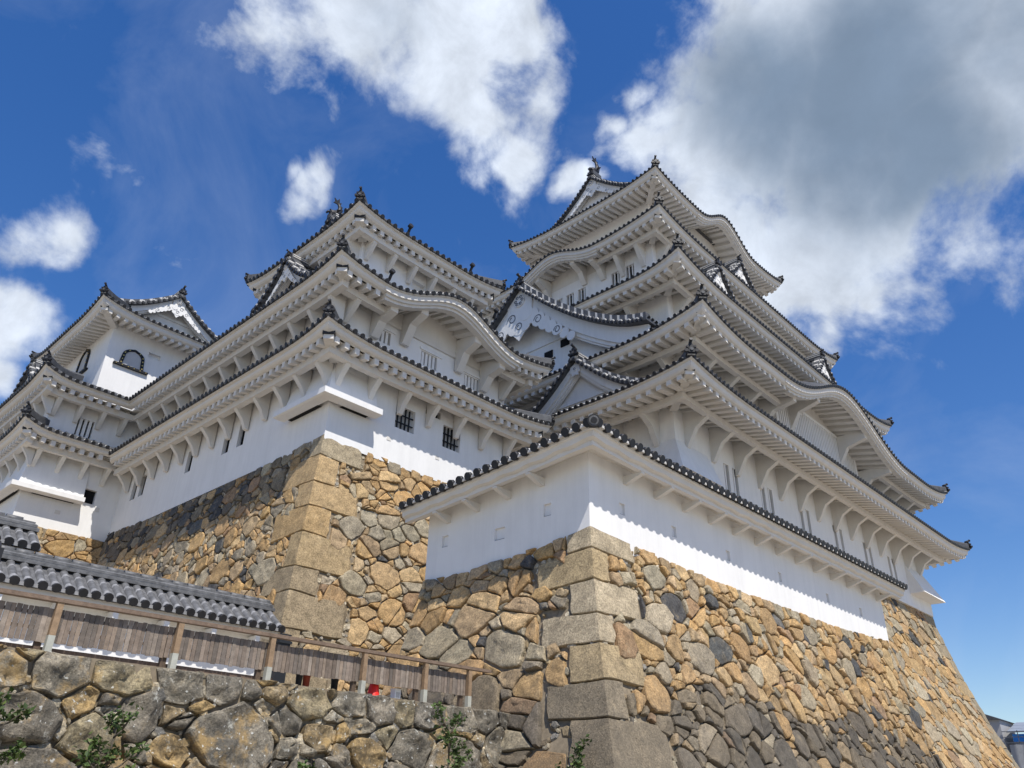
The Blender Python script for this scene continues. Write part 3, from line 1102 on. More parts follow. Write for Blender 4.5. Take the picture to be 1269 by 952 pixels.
# ------------------------------------------------------------------ gables
def gable(parent, face, ctr, front, half, zb, za, depth, board=.34, pend=1.0, curve=.11, orn=1.0, panel_back=.42, detail=True, simple_pend=False, ridge_h=.4):
    """face 'W' or 'S'; ctr = lateral centre, front = coordinate of the verge plane"""
    f, l = (Vector((-1, 0, 0)), Vector((0, 1, 0))) if face == 'W' else (Vector((0, -1, 0)), Vector((1, 0, 0)))
    base = (Vector((front, ctr, 0)) if face == 'W' else Vector((ctr, front, 0)))
    Q = lambda w, fo, z: base + l * w + f * fo + Vector((0, 0, z))
    H = za - zb
    zc = lambda u: za - H * (u + curve * math.sin(PI * u)) + H * .05 * max(0, (u - .75) / .25) ** 2
    root = MB()
    N = 14
    ov = .10 + .42 * board
    # white panel + boards
    for sg in (-1, 1):
        for (fo0, fo1, ht, drop) in ((0.0, -.16, board, 0.0), (-.10, -.24, board * .45, board * .98), (-.18, -.30, board * .25, board * 1.40)):
            rings = []
            for i in range(N + 1):
                u = i / N
                z = zc(u) - drop
                k = 1 + .35 * u
                rings.append([Q(sg * half * u, fo0, z), Q(sg * half * u, fo0, z - ht * k), Q(sg * half * u, fo1, z - ht * k), Q(sg * half * u, fo1, z)])
            root.loft(rings)
    pts = [Q(0, -panel_back, za - .1)] + [Q(half * i / N, -panel_back, zc(i / N) - .06) for i in range(1, N + 1)] + [Q(-half * i / N, -panel_back, zc(i / N) - .06) for i in range(N, 0, -1)]
    root.prism(pts, -f * .1)
    # tie beam + struts on the panel
    zt = zb + H * .36
    wt = half * .52
    root.hexa([Q(-wt, -panel_back + .07, zt), Q(wt, -panel_back + .07, zt), Q(wt, -panel_back, zt), Q(-wt, -panel_back, zt), Q(-wt, -panel_back + .07, zt + board * .5), Q(wt, -panel_back + .07, zt + board * .5), Q(wt, -panel_back, zt + board * .5), Q(-wt, -panel_back, zt + board * .5)])
    g = root.build('gable', M_PLASTER, parent)
    # roof
    rf = MB()
    th = .12
    for sg in (-1, 1):
        top = []; bot = []
        for i in range(N + 1):
            u = i / N * 1.02
            top.append([Q(sg * half * u, ov, zc(min(u, 1)) + th), Q(sg * half * u, -depth, zc(min(u, 1)) + th)])
            bot.append([Q(sg * half * u, ov, zc(min(u, 1)) - .0), Q(sg * half * u, -depth, zc(min(u, 1)) - .0)])
        rf.grid(top); rf.grid(bot, flip=True)
        rf.grid([[a[0], b[0]] for a, b in zip(top, bot)])
        rf.grid([[top[-1][0], top[-1][1]], [bot[-1][0], bot[-1][1]]])
        # rolls running down the slope
        rad = .085
        nr = max(1, int(min(depth, 2.6 if detail else 1.2) / .27))
        for q in range(nr):
            fo = ov - .14 - .27 * q
            M_ = max(N, int(half * 1.3 / .17))
            o_ = len(rf.v)
            for i in range(M_ + 1):
                u = i / M_ * 1.03
                z = zc(min(u, 1)) + th
                rr = rad * (1.08 if i % 2 else 1)
                for a in (0, PI * .25, PI * .5, PI * .75, PI):
                    rf.v.append(tuple(Q(sg * half * u, fo + math.cos(a) * rr, z + math.sin(a) * rr)))
            for i in range(M_):
                for j in range(4):
                    a = o_ + i * 5 + j
                    rf.f.append([a, a + 1, a + 6, a + 5]); rf.m.append(2 if i % 2 == 0 and i % 4 == 0 else 0); rf.c.append(None); rf.sm.append(False)
        # verge tile ends
        ln = math.hypot(half, H)
        k = int(ln / .25)
        for i in range(k):
            u = (i + .5) / k
            rf.cyl(Q(sg * half * u, ov - .05, zc(u) + .06), f, .075, .09, 8, 1)
            rf.cyl(Q(sg * half * u, ov - .25, zc(u) + .15), f, .065, .26, 8, 2 if i % 2 else 0)
    # raised verge ridge of stacked tiles with mortar bands
    hv = min(.42, .10 + board * .5)
    for sg in (-1, 1):
        kk_ = max(8, int(ln / .16))
        for i in range(kk_):
            ua, ub = i / kk_, (i + 1) / kk_
            mi = 2 if i % 3 == 0 else 0
            wv_ = .01 if mi == 2 else 0
            P8 = []
            for dz in (th - .02, th + hv):
                for (u, fo) in ((ua, ov - .2 - wv_), (ub, ov - .2 - wv_), (ub, ov - .54 + wv_), (ua, ov - .54 + wv_)):
                    P8.append(Q(sg * half * u, fo, zc(u) + dz - (wv_ if dz > .2 else 0)))
            rf.hexa(P8, mi)
    # ridge
    w = .16
    rings = []
    for fo in (.02, -depth * .5, -depth):
        z = za + th - .04
        rings.append([Q(-w, fo, z), Q(-w, fo, z + ridge_h * .7), Q(-w * .6, fo, z + ridge_h), Q(w * .6, fo, z + ridge_h), Q(w, fo, z + ridge_h * .7), Q(w, fo, z)])
    rf.loft(rings)
    for k in (.3, .55):
        rf.hexa([Q(-w - .015, .0, za + th + ridge_h * k), Q(w + .015, .0, za + th + ridge_h * k), Q(w + .015, -depth, za + th + ridge_h * k), Q(-w - .015, -depth, za + th + ridge_h * k),
                 Q(-w - .015, .0, za + th + ridge_h * k + .04), Q(w + .015, .0, za + th + ridge_h * k + .04), Q(w + .015, -depth, za + th + ridge_h * k + .04), Q(-w - .015, -depth, za + th + ridge_h * k + .04)], 2)
    r_ = rf.build('gable_roof', [M_TILE, M_DISC, M_JOINT], g)
    ornament(Q(0, .10, za + th + ridge_h * .35), (f.x, f.y), g, orn)
    # pendant
    if pend:
        pm = MB()
        s = pend
        zt = za - board * 1.15
        cnt = [0]
        def disc(w, z, r, fo=-.02, mi=0, t=.07):
            cnt[0] += 1
            pm.cyl(Q(w, .022 + .0032 * (cnt[0] % 9) + max(0, fo), z), f, r, .05, 18, mi)
        def ringd(w, z, r, fo=.014):
            fo = .022 + .0032 * (cnt[0] % 9) + .053 + max(0, fo - .014)
            # carved spiral groove
            n = 22
            P0 = []
            for i in range(n + 1):
                a = i / n * 2 * PI * 1.25
                rr = r * (1 - .6 * i / n)
                P0.append([Q(w + math.cos(a) * (rr - .014 * s), fo, z + math.sin(a) * (rr - .014 * s)), Q(w + math.cos(a) * (rr + .014 * s), fo, z + math.sin(a) * (rr + .014 * s))])
            pm.grid(P0, 1)
        if simple_pend:
            pts = [(-.30, .28), (-.34, -.05), (-.2, -.12), (-.22, -.28), (0, -.2), (.22, -.28), (.2, -.12), (.34, -.05), (.30, .28), (0, .42)]
            pm.prism([Q(w * s, .012, zt - .1 * s + z * s) for w, z in pts], f * .05)
            disc(0, zt + .0 * s, .11 * s, .02)
            ringd(0, zt, .08 * s, .034)
        else:
            pts = [(-.42, .25), (-.40, -.35), (-.26, -.62), (-.30, -.80), (-.12, -.98), (0, -1.12), (.12, -.98), (.30, -.80), (.26, -.62), (.40, -.35), (.42, .25), (0, .5)]
            pm.prism([Q(w * s, .012, zt + z * s) for w, z in pts], f * .05)
            disc(0, zt + .02 * s, .17 * s, .03)
            for i in range(6):
                a = i * PI / 3
                disc(.11 * s * math.cos(a), zt + .02 * s + .11 * s * math.sin(a), .055 * s, .05, 0)
                ringd(.11 * s * math.cos(a), zt + .02 * s + .11 * s * math.sin(a), .045 * s, .064)
            for w, z, r in ((-.24, -.42, .2), (.24, -.42, .2), (0, -.75, .2), (-.2, -.74, .16), (.2, -.74, .16)):
                disc(w * s, zt + z * s, r * s, .0)
            for w, z, r in ((-.24, -.42, .2), (.24, -.42, .2), (0, -.72, .17)):
                ringd(w * s, zt + z * s, r * s * .7)
            for sg in (-1, 1):
                for q in range(7):
                    w = (.42 + .2 * q) * s
                    u = w / half
                    r = (.21 - .015 * q) * s
                    z = zc(u) - board * 1.35 - .10 * s
                    disc(sg * w, z, r, -.01 * (q % 2))
                    if q in (1, 4):
                        ringd(sg * w, z, r * .66)
        pm.build('gable_pendant', [M_PLASTER, M_LINE], g)
    return g, zc, Q

def skirt(parent, x0, x1, y0, y1, W, z, D, sides='SWE', h=.42, Lu=4.5, bumps=None, rafter=.42, beam=True, slope=.42, rise=.22, name='eave_roof', ws=None, detail=False, pitch=PITCH, cuts=None, orn=1.0, rw=.19, rh=.19, fh=.25):
    bumps = bumps or {}
    cuts = cuts or {}
    defs = {'S': ((x0, y0), (x1, y0), (0, -1)), 'E': ((x1, y0), (x1, y1), (1, 0)), 'N': ((x1, y1), (x0, y1), (0, 1)), 'W': ((x0, y1), (x0, y0), (-1, 0))}
    tm, pm = MB(), MB()
    runs = {}
    for s in 'SENW':
        A, B, n = defs[s]
        r = Run(A, B, n, W, z, 'x', 'x', h, Lu, bumps.get(s, ()), slope, pitch)
        if s in cuts:
            for (A2, B2, ea, eb) in cuts[s]:
                r2 = Run(A2, B2, n, W, z, ea, eb, h, Lu, bumps.get(s, ()), slope, pitch)
                tile_rows(tm, r2, D, detail)
                eave_plaster(pm, r2, rafter, beam, rise=rise, rw=rw, rh=rh, fh=fh)
                runs.setdefault(s, r2)
        elif s in sides:
            tile_rows(tm, r, D, detail)
            eave_plaster(pm, r, rafter, beam, rise=rise, rw=rw, rh=rh, fh=fh)
            if r.bumps:
                kara_boards(pm, r)
            runs[s] = r
        else:
            rows = []
            for i in range(5):
                row = []
                for o in (W, W - D):
                    a, b = r.ta(o), r.tb(o)
                    row.append(r.P(a + (b - a) * i / 4, o, .05 + r.rise(W - o)))
                rows.append(row)
            tm.grid(rows)
    pos = []
    r = Run(*defs['S'], W, z, 'x', 'x', h, Lu, (), slope)
    for cx, cy, d in ((x0, y0, (-1, -1)), (x1, y0, (1, -1)), (x0, y1, (-1, 1)), (x1, y1, (1, 1))):
        pos.append((hip(pm, tm, (cx, cy), d, r, D), d))
    t = tm.build(name, [M_TILE, M_DISC, M_JOINT], parent)
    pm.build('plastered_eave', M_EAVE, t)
    for p, d in pos[:3]:
        ornament(p, d, t, orn)
    return runs, t
def body(parent, x0, x1, y0, y1, z0, z1, holesS=(), holesW=(), name='tower_wall', depth=.18):
    mb = MB()
    PS = wall_holes(mb, (x0, y0), (1, 0), (0, -1), x1 - x0, z0, z1, holesS, depth)
    PW = wall_holes(mb, (x0, y1), (0, -1), (-1, 0), y1 - y0, z0, z1, holesW, depth)
    mb.add([(x1, y0, z0), (x1, y1, z0), (x1, y1, z1), (x1, y0, z1)], [(0, 1, 2, 3)])
    mb.add([(x1, y1, z0), (x0, y1, z0), (x0, y1, z1), (x1, y1, z1)], [(0, 1, 2, 3)])
    mb.add([(x0, y0, z1), (x1, y0, z1), (x1, y1, z1), (x0, y1, z1)], [(0, 1, 2, 3)])
    o = mb.build(name, M_PLASTER, parent, fix=False)
    return o, PS, PW
def shachi(pos, d2, parent, s=1.0):
    """roof-fish ornament: arched body, fins, forked tail raised"""
    mb = MB()
    path = [(0.42, 0.10, .20), (.30, .20, .26), (.08, .30, .27), (-.12, .48, .24), (-.22, .74, .19), (-.18, 1.0, .14), (-.02, 1.22, .09)]
    rings = []
    for i, (x, z, r) in enumerate(path):
        a = path[max(0, i - 1)]; b = path[min(len(path) - 1, i + 1)]
        tx, tz = b[0] - a[0], b[1] - a[1]
        ln = math.hypot(tx, tz); nx, nz = -tz / ln, tx / ln
        rings.append([(x + nx * r * math.cos(t), r * .7 * math.sin(t), z + nz * r * math.cos(t)) for t in [2 * PI * k / 10 for k in range(10)]])
    mb.loft(rings, smooth=True)
    mb.prism([(-.02, -.03, 1.12), (.34, -.03, 1.10), (.22, -.03, 1.28), (.30, -.03, 1.5), (.10, -.03, 1.38), (-.06, -.03, 1.62), (-.10, -.03, 1.3), (-.26, -.03, 1.36), (-.16, -.03, 1.1)], (0, .06, 0))
    for z, x in ((.55, -.36), (.78, -.42), (.98, -.34)):
        mb.prism([(x + .2, -.025, z - .08), (x - .06, -.025, z + .1), (x + .2, -.025, z + .12)], (0, .05, 0))
    for sg in (-1, 1):
        mb.prism([(.05, sg * .16, .3), (-.1, sg * .40, .5), (.18, sg * .34, .38)], (.03, 0, .03))
    mb.box(-.35, .5, -.2, .2, -.25, .08, 1)
    mb.cyl((.58, 0, .12), (1, 0, .5), .12, .12, 8, 0)
    o = mb.build('roof_fish', [M_DISC, M_TILE], parent)
    o.location = pos; o.scale = (s,) * 3
    o.rotation_euler = (0, 0, math.atan2(d2[1], d2[0]))
    return o

# ------------------------------------------------------------------ main keep
random.seed(100)
ROOT = KEEP = thing('castle_keep', 'tallest white tower with five tiers of upswept grey tiled eaves on the right', 'castle tower')
CX, CY = 35.7, 22.5
def rect(hx, hy): return (CX - hx, CX + hx, CY - hy, CY + hy)
T = [dict(hx=14.9, hy=10.8, z=14.78, W=2.25, D=2.6, h=.40),
     dict(hx=13.5, hy=10.7, z=17.66, W=2.05, D=3.9, h=.62),
     dict(hx=11.85, hy=8.95, z=22.02, W=1.85, D=3.5, h=.55),
     dict(hx=10.07, hy=7.13, z=26.68, W=1.55, D=3.3, h=.45),
     dict(hx=7.36, hy=5.47, z=32.08, W=1.7, D=1.75, h=.42)]
zb = 11.42
# window openings
def slot(x, w, z0, z1): return (x - w / 2, x + w / 2, z0, z1)
w1 = T[0]
bx0 = CX - w1['hx'] + w1['W']
h1 = []
for xc in (27.0, 29.93, 33.45, 36.99, 40.5, 43.71):
    h1 += [slot(xc - .34 - bx0, .40, 12.5, 13.62), slot(xc + .34 - bx0, .40, 12.5, 13.62)]
prev_top = zb
runsK = []
for i, t in enumerate(T):
    x0, x1, y0, y1 = rect(t['hx'], t['hy'])
    W = t['W']
    wx0, wx1, wy0, wy1 = x0 + W, x1 - W, y0 + W, y1 - W
    ztop = t['z'] - .2 + .22 * (W - .34) + .05
    hS, hW = (), ()
    if i == 0:
        hS = h1
    if i == 1:
        hS = [slot(x - wx0, .34, 16.25, 17.0) for x in (30.6, 31.1)]
    if i == 3:
        hW = [slot(wy1 - y, .5, 24.95, 25.75) for y in (18.3, 19.2, 21.4, 22.2, 23.0)]
        hS = [slot(x - wx0, .5, 25.0, 25.8) for x in (29.5, 30.5, 33, 34, 37, 38, 41, 42)]
    if i == 2:
        hW = [slot(wy1 - y, .5, 19.9, 20.8) for y in (16.6, 17.4)]
    wall, PS, PW = body(KEEP, wx0, wx1, wy0, wy1, prev_top, ztop, hS, hW)
    for h in hS:
        window(PS, h, ROOT, 'white', 1 if i == 0 else 2, False, bw=.045 if i == 0 else .032)
    for h in hW:
        window(PW, h, ROOT, 'white', 2, False, bw=.032)
    bumps = {}
    if i == 1: bumps = {'S': ((CX - x0, 6.8, 1.95),)}
    if i == 3: bumps = {'W': ((y1 - 22.4, 3.1, .85),)}
    if i == 4: bumps = {'S': ((36.1 - x0, 3.3, 1.45),)}
    cuts = {}
    if i == 2:
        cuts = {'W': [((x0, 19.4), (x0, y0), 'f', 'x'), ((x0, y1), (x0, 27.2), 'x', 'f')]}
    if i == 4:
        runs, tt = skirt(KEEP, x0, x1, y0, y1, W, t['z'], t['D'], 'SWEN', t['h'], 4.2, bumps, .40, False, .48, rise=.25)
    else:
        runs, tt = skirt(KEEP, x0, x1, y0, y1, W, t['z'], t['D'], 'SWE', t['h'], 4.6, bumps, .43, True, cuts=cuts)
    runsK.append(runs)
    if i == 0:
        brackets(runs['S'], tt, 1.82, 'bent', 3.0, 27.0, drop=1.0)
        brackets(runs['W'], tt, 1.82, 'bent', 12.0, 18.6, drop=1.0)
    if i == 1:
        brackets(runs['S'], tt, 1.75, 'bent', 2.7, 24.3, drop=.55)
        brackets(runs['W'], tt, 1.75, 'bent', 13.5, 18.6, drop=.7)
    if i == 2:
        brackets(runs['W'], tt, 1.5, 'strut', .6, 2.3, drop=.9)
        brackets(runs['S'], tt, 1.8, 'strut', 2.4, 21.3, drop=.6)
    if i == 3:
        brackets(runs['W'], tt, 1.35, 'strut', 2.0, 12.2, drop=.95)
        brackets(runs['S'], tt, 1.7, 'strut', 2.0, 18.1, drop=.8)
    prev_top = t['z'] + .42 * (t['D'] - .6)
# T5 gable roof
gable(KEEP, 'W', CY, 29.75, 3.85, 32.95, 35.75, 11.6, .30, .95, orn=.9, panel_back=.35, ridge_h=.55)
shachi((30.2, CY, 36.4), (-1, 0), KEEP, .95)
shachi((41.0, CY, 36.4), (1, 0), KEEP, .95)
# big west gable of the second roof
G2, zc2, Q2 = gable(KEEP, 'W', 22.4, 23.55, 7.3, 18.9, 24.15, 6.0, .62, 2.0, orn=1.25, panel_back=.6, ridge_h=.55)
for w, z, a, b in ((-2.6, 20.3, .5, .38), (-1.6, 20.0, .5, .38), (.3, 20.3, .5, .38)):
    m = MB(); m.hexa([Q2(w, -.55, z), Q2(w + a, -.55, z), Q2(w + a, -.62, z), Q2(w, -.62, z), Q2(w, -.55, z + b), Q2(w + a, -.55, z + b), Q2(w + a, -.62, z + b), Q2(w, -.62, z + b)])
    m.build('gable_window', M_DARK, G2)
m = MB()
for k in range(9):
    w = -1.2 + k * .28
    m.hexa([Q2(w, -.30, 18.3), Q2(w + .12, -.30, 18.3), Q2(w + .12, -.58, 18.3), Q2(w, -.58, 18.3), Q2(w, -.30, 19.15), Q2(w + .12, -.30, 19.15), Q2(w + .12, -.58, 19.15), Q2(w, -.58, 19.15)])
m.hexa([Q2(-1.4, -.25, 19.15), Q2(1.5, -.25, 19.15), Q2(1.5, -.6, 19.15), Q2(-1.4, -.6, 19.15), Q2(-1.4, -.25, 19.35), Q2(1.5, -.25, 19.35), Q2(1.5, -.6, 19.35), Q2(-1.4, -.6, 19.35)])
m.build('lattice_rail', M_PLASTER, G2)
# small west gable of the first roof
gable(KEEP, 'W', 17.8, 22.1, 4.3, 15.1, 17.75, 2.4, .34, .8, orn=1.0, simple_pend=True, panel_back=.4, curve=.17)
# south dormer gables
for xg in (29.65, 41.55):
    gable(KEEP, 'S', xg, 14.85, 2.5, 22.75, 25.15, 2.6, .26, .75, orn=.85, panel_back=.3)
gable(KEEP, 'S', 35.75, 16.5, 2.7, 27.35, 29.65, 2.6, .26, .75, orn=.85, panel_back=.3)
# lattice window (second storey, south)
m = MB()
y = 13.62
m.box(31.3, 40.3, y + .02, 13.86, 16.32, 16.46); m.box(31.3, 40.3, y + .02, 13.86, 18.62, 18.76)
m.box(31.3, 31.5, y, 13.86, 16.46, 18.62); m.box(40.1, 40.3, y, 13.86, 16.46, 18.62)
x = 31.56
while x < 40.05:
    m.box(x, x + .105, y + .05, y + .2, 16.46, 18.62); x += .205
lw = m.build('lattice_window', M_PLASTER, KEEP)
m = MB(); m.box(31.5, 40.1, 13.80, 13.84, 16.46, 18.62); m.build('lattice_backing', mat('lattice_shade', (.42, .41, .39), .9), lw)
# flared stone-drop boxes
def stone_drop(parent, cx, cy, wx, wy, top, bot, out, lenS, lenW, ledge=.26, ledge_out=.10, sx=1):
    """flared chute at a corner: cx,cy the wall corner; sx=+1 chute goes towards +x (west corner), -1 mirrored"""
    m = MB()
    A = lambda x, y, z: (cx + sx * x, cy + y, z)
    m.add([A(0, 0, top), A(lenS, 0, top), A(lenS, -out, bot), A(-out, -out, bot)], [(0, 1, 2, 3)])
    m.add([A(0, 0, top), A(0, lenW, top), A(-out, lenW, bot), A(-out, -out, bot)], [(0, 1, 2, 3)])
    m.add([A(lenS, 0, top), A(lenS, -out, bot), A(lenS, 0, bot)], [(0, 1, 2)])
    m.add([A(0, lenW, top), A(-out, lenW, bot), A(0, lenW, bot)], [(0, 1, 2)])
    o2 = out + ledge_out
    # underside with a dark slot
    m.add([A(-out, -out, bot), A(lenS, -out, bot), A(lenS, 0, bot), A(-out, 0, bot)], [(0, 1, 2, 3)])
    m.add([A(-out, 0, bot), A(0, 0, bot), A(0, lenW, bot), A(-out, lenW, bot)], [(0, 1, 2, 3)])
    o = m.build('stone_drop_chute', M_PLASTER, parent)
    if ledge:
        l = MB()
        prof = [(out - .03, .12), (o2, .05), (o2, -ledge * .5), (o2 - .07, -ledge * .6), (out - .12, -ledge * .6)]
        rings = [[A(lenS, -q, bot + z) for q, z in prof], [A(-q, -q, bot + z) for q, z in prof], [A(-q, lenW, bot + z) for q, z in prof]]
        l.loft(rings)
        l.build('chute_ledge', M_PLASTER, o)
    s = MB()
    zz = bot - (ledge * .6 if ledge else 0) - .006
    def bx(a, b, c, d):
        s.add([A(a, c, zz), A(b, c, zz), A(b, d, zz), A(a, d, zz)], [(0, 1, 2, 3)])
    if sx > 0: bx(.35, lenS - .25, -out + .1, -.02)
    if sx > 0: bx(-out + .1, -.02, .35, lenW - .25)
    if s.v: s.build('chute_slot', M_DARK, o)
    # closing soffit
    return o
stone_drop(KEEP, 23.05, 13.95, 0, 0, 13.5, 12.12, .55, 2.2, 2.2, ledge=.0)
stone_drop(KEEP, 48.35, 13.95, 0, 0, 13.7, 12.1, .75, 2.6, 2.6, ledge=.0, sx=-1)
m = MB(); m.box(22.9, 48.9, 13.94, 15, 11.38, 12.1); m.build('wall_footing', M_PLASTER, KEEP)

# ------------------------------------------------------------------ west small keep
random.seed(120)
ROOT = SK = thing('small_keep', 'middle white three-tier tower with a wavy curved eave, on the ochre stone base', 'castle tower')
# walls
sk_x0, sk_y0 = 11.12, 18.2
hS = [(13.55 - sk_x0, 14.33 - sk_x0, 11.88, 12.66), (15.55 - sk_x0, 16.33 - sk_x0, 11.88, 12.66), (14.75 - sk_x0, 15.4 - sk_x0, 12.78, 13.02)]
yN = 38.0
hW = []
for yc in (24.35, 23.35, 27.05, 31.7, 30.95):
    hW.append((yN - yc - .22, yN - yc + .22, 11.85, 12.72))
hW = sorted(hW)
wall, PS, PW = body(SK, sk_x0, 18.75, sk_y0, yN, 10.62, 13.55, hS, hW)
window(PS, hS[0], ROOT, 'black', 4, True, bw=.021, back='grey'); window(PS, hS[1], ROOT, 'black', 4, True, bw=.021, back='grey'); window(PS, hS[2], ROOT, 'black', 0)
for h in hW:
    window(PW, h, ROOT, 'black', 2, False, bw=.02)
for x in (13.3, 15.3, 17.4):
    m = MB(); m.box(x, x + .16, sk_y0 - .012, sk_y0 + .05, 11.35, 11.47); m.build('loophole_cover', M_EAVE, wall)
def lrun(A, B, n, W, z, ea, eb, **k): return Run(A, B, n, W, z, ea, eb, **k)
def eave_set(parent, runs, D, hips, rafter, slope=.42, name='eave_roof', detail=False, orn=.8, beam=True, rw=.16, rh=.17, fh=.20):
    tm, pm = MB(), MB()
    for r in runs:
        tile_rows(tm, r, D, detail); eave_plaster(pm, r, rafter, beam, rw=rw, rh=rh, fh=fh)
        if r.bumps: kara_boards(pm, r)
    pos = [(hip(pm, tm, tip, d, runs[0], D), d) for tip, d in hips]
    t = tm.build(name, [M_TILE, M_DISC, M_JOINT], parent)
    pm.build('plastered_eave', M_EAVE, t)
    for p, d in pos: ornament(p, d, t, orn)
    return t
# lower eave
W_ = 1.16
rS = Run((9.92, 17.0), (19.75, 17.0), (0, -1), W_, 13.48, 'x', 'x', .28, 2.6)
rW = Run((9.92, 32.0), (9.92, 17.0), (-1, 0), W_, 13.48, 'v', 'x', .28, 2.6)
rE = Run((19.75, 17.0), (19.75, 24.0), (1, 0), W_, 13.48, 'x', 'f', .28, 2.6)
t = eave_set(SK, [rS, rW, rE], 1.75, [((9.92, 17.0), (-1, -1)), ((19.75, 17), (1, -1))], .36, orn=.72)
brackets(rS, t, 1.16, 'bent', .0 + 1.3, rS.L - 1.3, drop=.62, th=.17)
brackets(rW, t, 1.12, 'bent', -.3, rW.L - 1.3, drop=.62, th=.17)
# middle storey
mx0, my0 = 11.2, 18.5
hS = [(12.5 - mx0, 13.24 - mx0, 14.78, 15.26), (14.58 - mx0, 15.3 - mx0, 14.70, 15.22), (16.62 - mx0, 17.36 - mx0, 14.68, 15.16), (14.35 - mx0, 15.1 - mx0, 15.85, 16.0), (15.5 - mx0, 16.5 - mx0, 15.85, 16.0)]
wall, PS, PW = body(SK, mx0, 18.68, my0, yN, 13.9, 15.95, hS[:3])
for h in hS[:3]: window(PS, h, ROOT, 'white', 4, False, bw=.05)
m = MB()
for h in hS[3:]:
    m.box(mx0 + h[0], mx0 + h[1], my0 - .015, my0 + .05, h[2], h[3] + .02)
m.build('vent_slot', M_DARK, wall)
for x, z in ((12.4, 15.29), (14.5, 15.25), (16.5, 15.2)):
    m = MB(); m.box(x, x + 1.0, my0 - .05, my0 + .02, z, z + .10); m.build('window_hood', M_PLASTER, wall)
rS = Run((10.02, 17.0), (19.75, 17.0), (0, -1), 1.46, 15.84, 'x', 'x', .34, 2.6, bumps=((15.0 - 10.02, 3.1, .95),))
rW = Run((10.02, 31.75), (10.02, 17.0), (-1, 0), W_, 15.88, 'v', 'x', .32, 2.6)
rE = Run((19.75, 17.0), (19.75, 24.0), (1, 0), W_, 15.84, 'x', 'f', .30, 2.6)
t = eave_set(SK, [rS, rW, rE], 1.9, [((10.02, 17.0), (-1, -1)), ((19.75, 17), (1, -1))], .36, orn=.72)
brackets(rS, t, 1.0, 'strut', 1.35, rS.L - 1.3, drop=.55, th=.17)
brackets(rW, t, 1.12, 'strut', -.3, rW.L - 1.3, drop=.62, th=.16)
# corridor roof going north
m = MB()
m.add([(11.9, 19, 16.7), (15.5, 19, 18.0), (15.5, 40, 18.0), (11.9, 40, 16.7)], [(0, 1, 2, 3)])
m.add([(19.0, 19, 16.7), (15.5, 19, 18.0), (15.5, 40, 18.0), (19.0, 40, 16.7)], [(3, 2, 1, 0)])
m.build('corridor_roof', M_TILE, SK)
# top storey
tx0, tx1, ty0, ty1 = 10.8, 17.68, 17.7, 24.9
Wt = .95
hS = [(14.0 - tx0 - Wt, 14.6 - tx0 - Wt, 17.55, 17.95)]
wall, PS, PW = body(SK, tx0 + Wt, tx1 - Wt, ty0 + Wt, ty1 - Wt, 16.3, 18.78, hS)
window(PS, hS[0], ROOT, 'black', 0, back=False)
runs, tt = skirt(SK, tx0, tx1, ty0, ty1, Wt, 18.72, 1.5, 'SWEN', .28, 2.4, None, .34, True, .5, orn=.72, rw=.15, rh=.15, fh=.2)
brackets(runs['S'], tt, .85, 'strut', 1.15, runs['S'].L - 1.15, drop=.5, th=.15)
brackets(runs['W'], tt, .85, 'strut', 1.15, runs['W'].L - 1.15, drop=.5, th=.15)
gable(SK, 'W', 21.3, 12.0, 2.1, 19.4, 20.75, 4.7, .2, .5, orn=.6, detail=False, ridge_h=.35, simple_pend=True)
shachi((12.1, 21.3, 21.0), (-1, 0), SK, .6)
# round finials standing on the eaves
for x, y, z in ((13.0, 17.75, 19.05), (16.0, 17.75, 19.05), (12.0, 17.1, 16.25), (16.7, 17.1, 17.1)):
    m = MB(); m.cyl((x, y + .12, z - .1), (0, -.55, 1), .05, .22, 8, 0); m.cyl((x, y + .04, z + .16), (0, -1, .35), .09, .12, 10, 0)
    m.build('eave_finial', M_DISC, SK)
gable(SK, 'W', 21.2, 10.55, 1.75, 16.45, 18.0, 1.6, .2, .55, orn=.55, detail=False, ridge_h=.28)
stone_drop(SK, 11.12, 18.2, 0, 0, 13.0, 11.92, .26, 1.55, 2.2, ledge=.26, ledge_out=.27)

# ------------------------------------------------------------------ inui corner keep (far left)
random.seed(140)
ROOT = CK = thing('corner_keep', 'farthest left white tower with black bell-shaped windows and a gable facing front', 'castle tower')
ix0, iy0 = 7.6, 33.22
hS = [(9.75 - ix0, 10.25 - ix0, 11.75, 12.32)]
wall, PS, PW = body(CK, ix0, 14.5, iy0, 44, 10.3, 13.75, hS)
window(PS, hS[0], ROOT, 'black', 0)
m = MB(); m.box(8.95, 9.15, iy0 - .015, iy0 + .05, 11.05, 11.2); m.build('loophole_cover', M_EAVE, wall); m = MB(); m.box(10.35, 10.52, iy0 - .015, iy0 + .05, 11.5, 11.68); m.build('loophole_cover', M_EAVE, wall)
Wl = .95
rS = Run((6.63, 32.0), (9.92, 32.0), (0, -1), 1.22, 13.72, 'x', 'v', .36, 2.4)
rW = Run((6.63, 46), (6.63, 32.0), (-1, 0), Wl, 13.75, 'f', 'x', .36, 2.4)
t = eave_set(CK, [rS, rW], 1.6, [((6.63, 32.0), (-1, -1))], .36, orn=.8)
brackets(rS, t, .85, 'bent', 1.05, rS.L + .4, drop=.6, th=.16)
brackets(rW, t, .95, 'bent', 4.0, rW.L - 1.05, drop=.6, th=.16)
hS = [(8.7 - 7.6, 9.33 - 7.6, 14.25, 15.0)]
wall, PS, PW = body(CK, 7.6, 14.5, 32.92, 44, 13.9, 15.95, hS)
window(PS, hS[0], ROOT, 'white', 3, False, bw=.055)
rS = Run((6.66, 31.75), (10.02, 31.75), (0, -1), 1.17, 15.88, 'x', 'v', .38, 2.4)
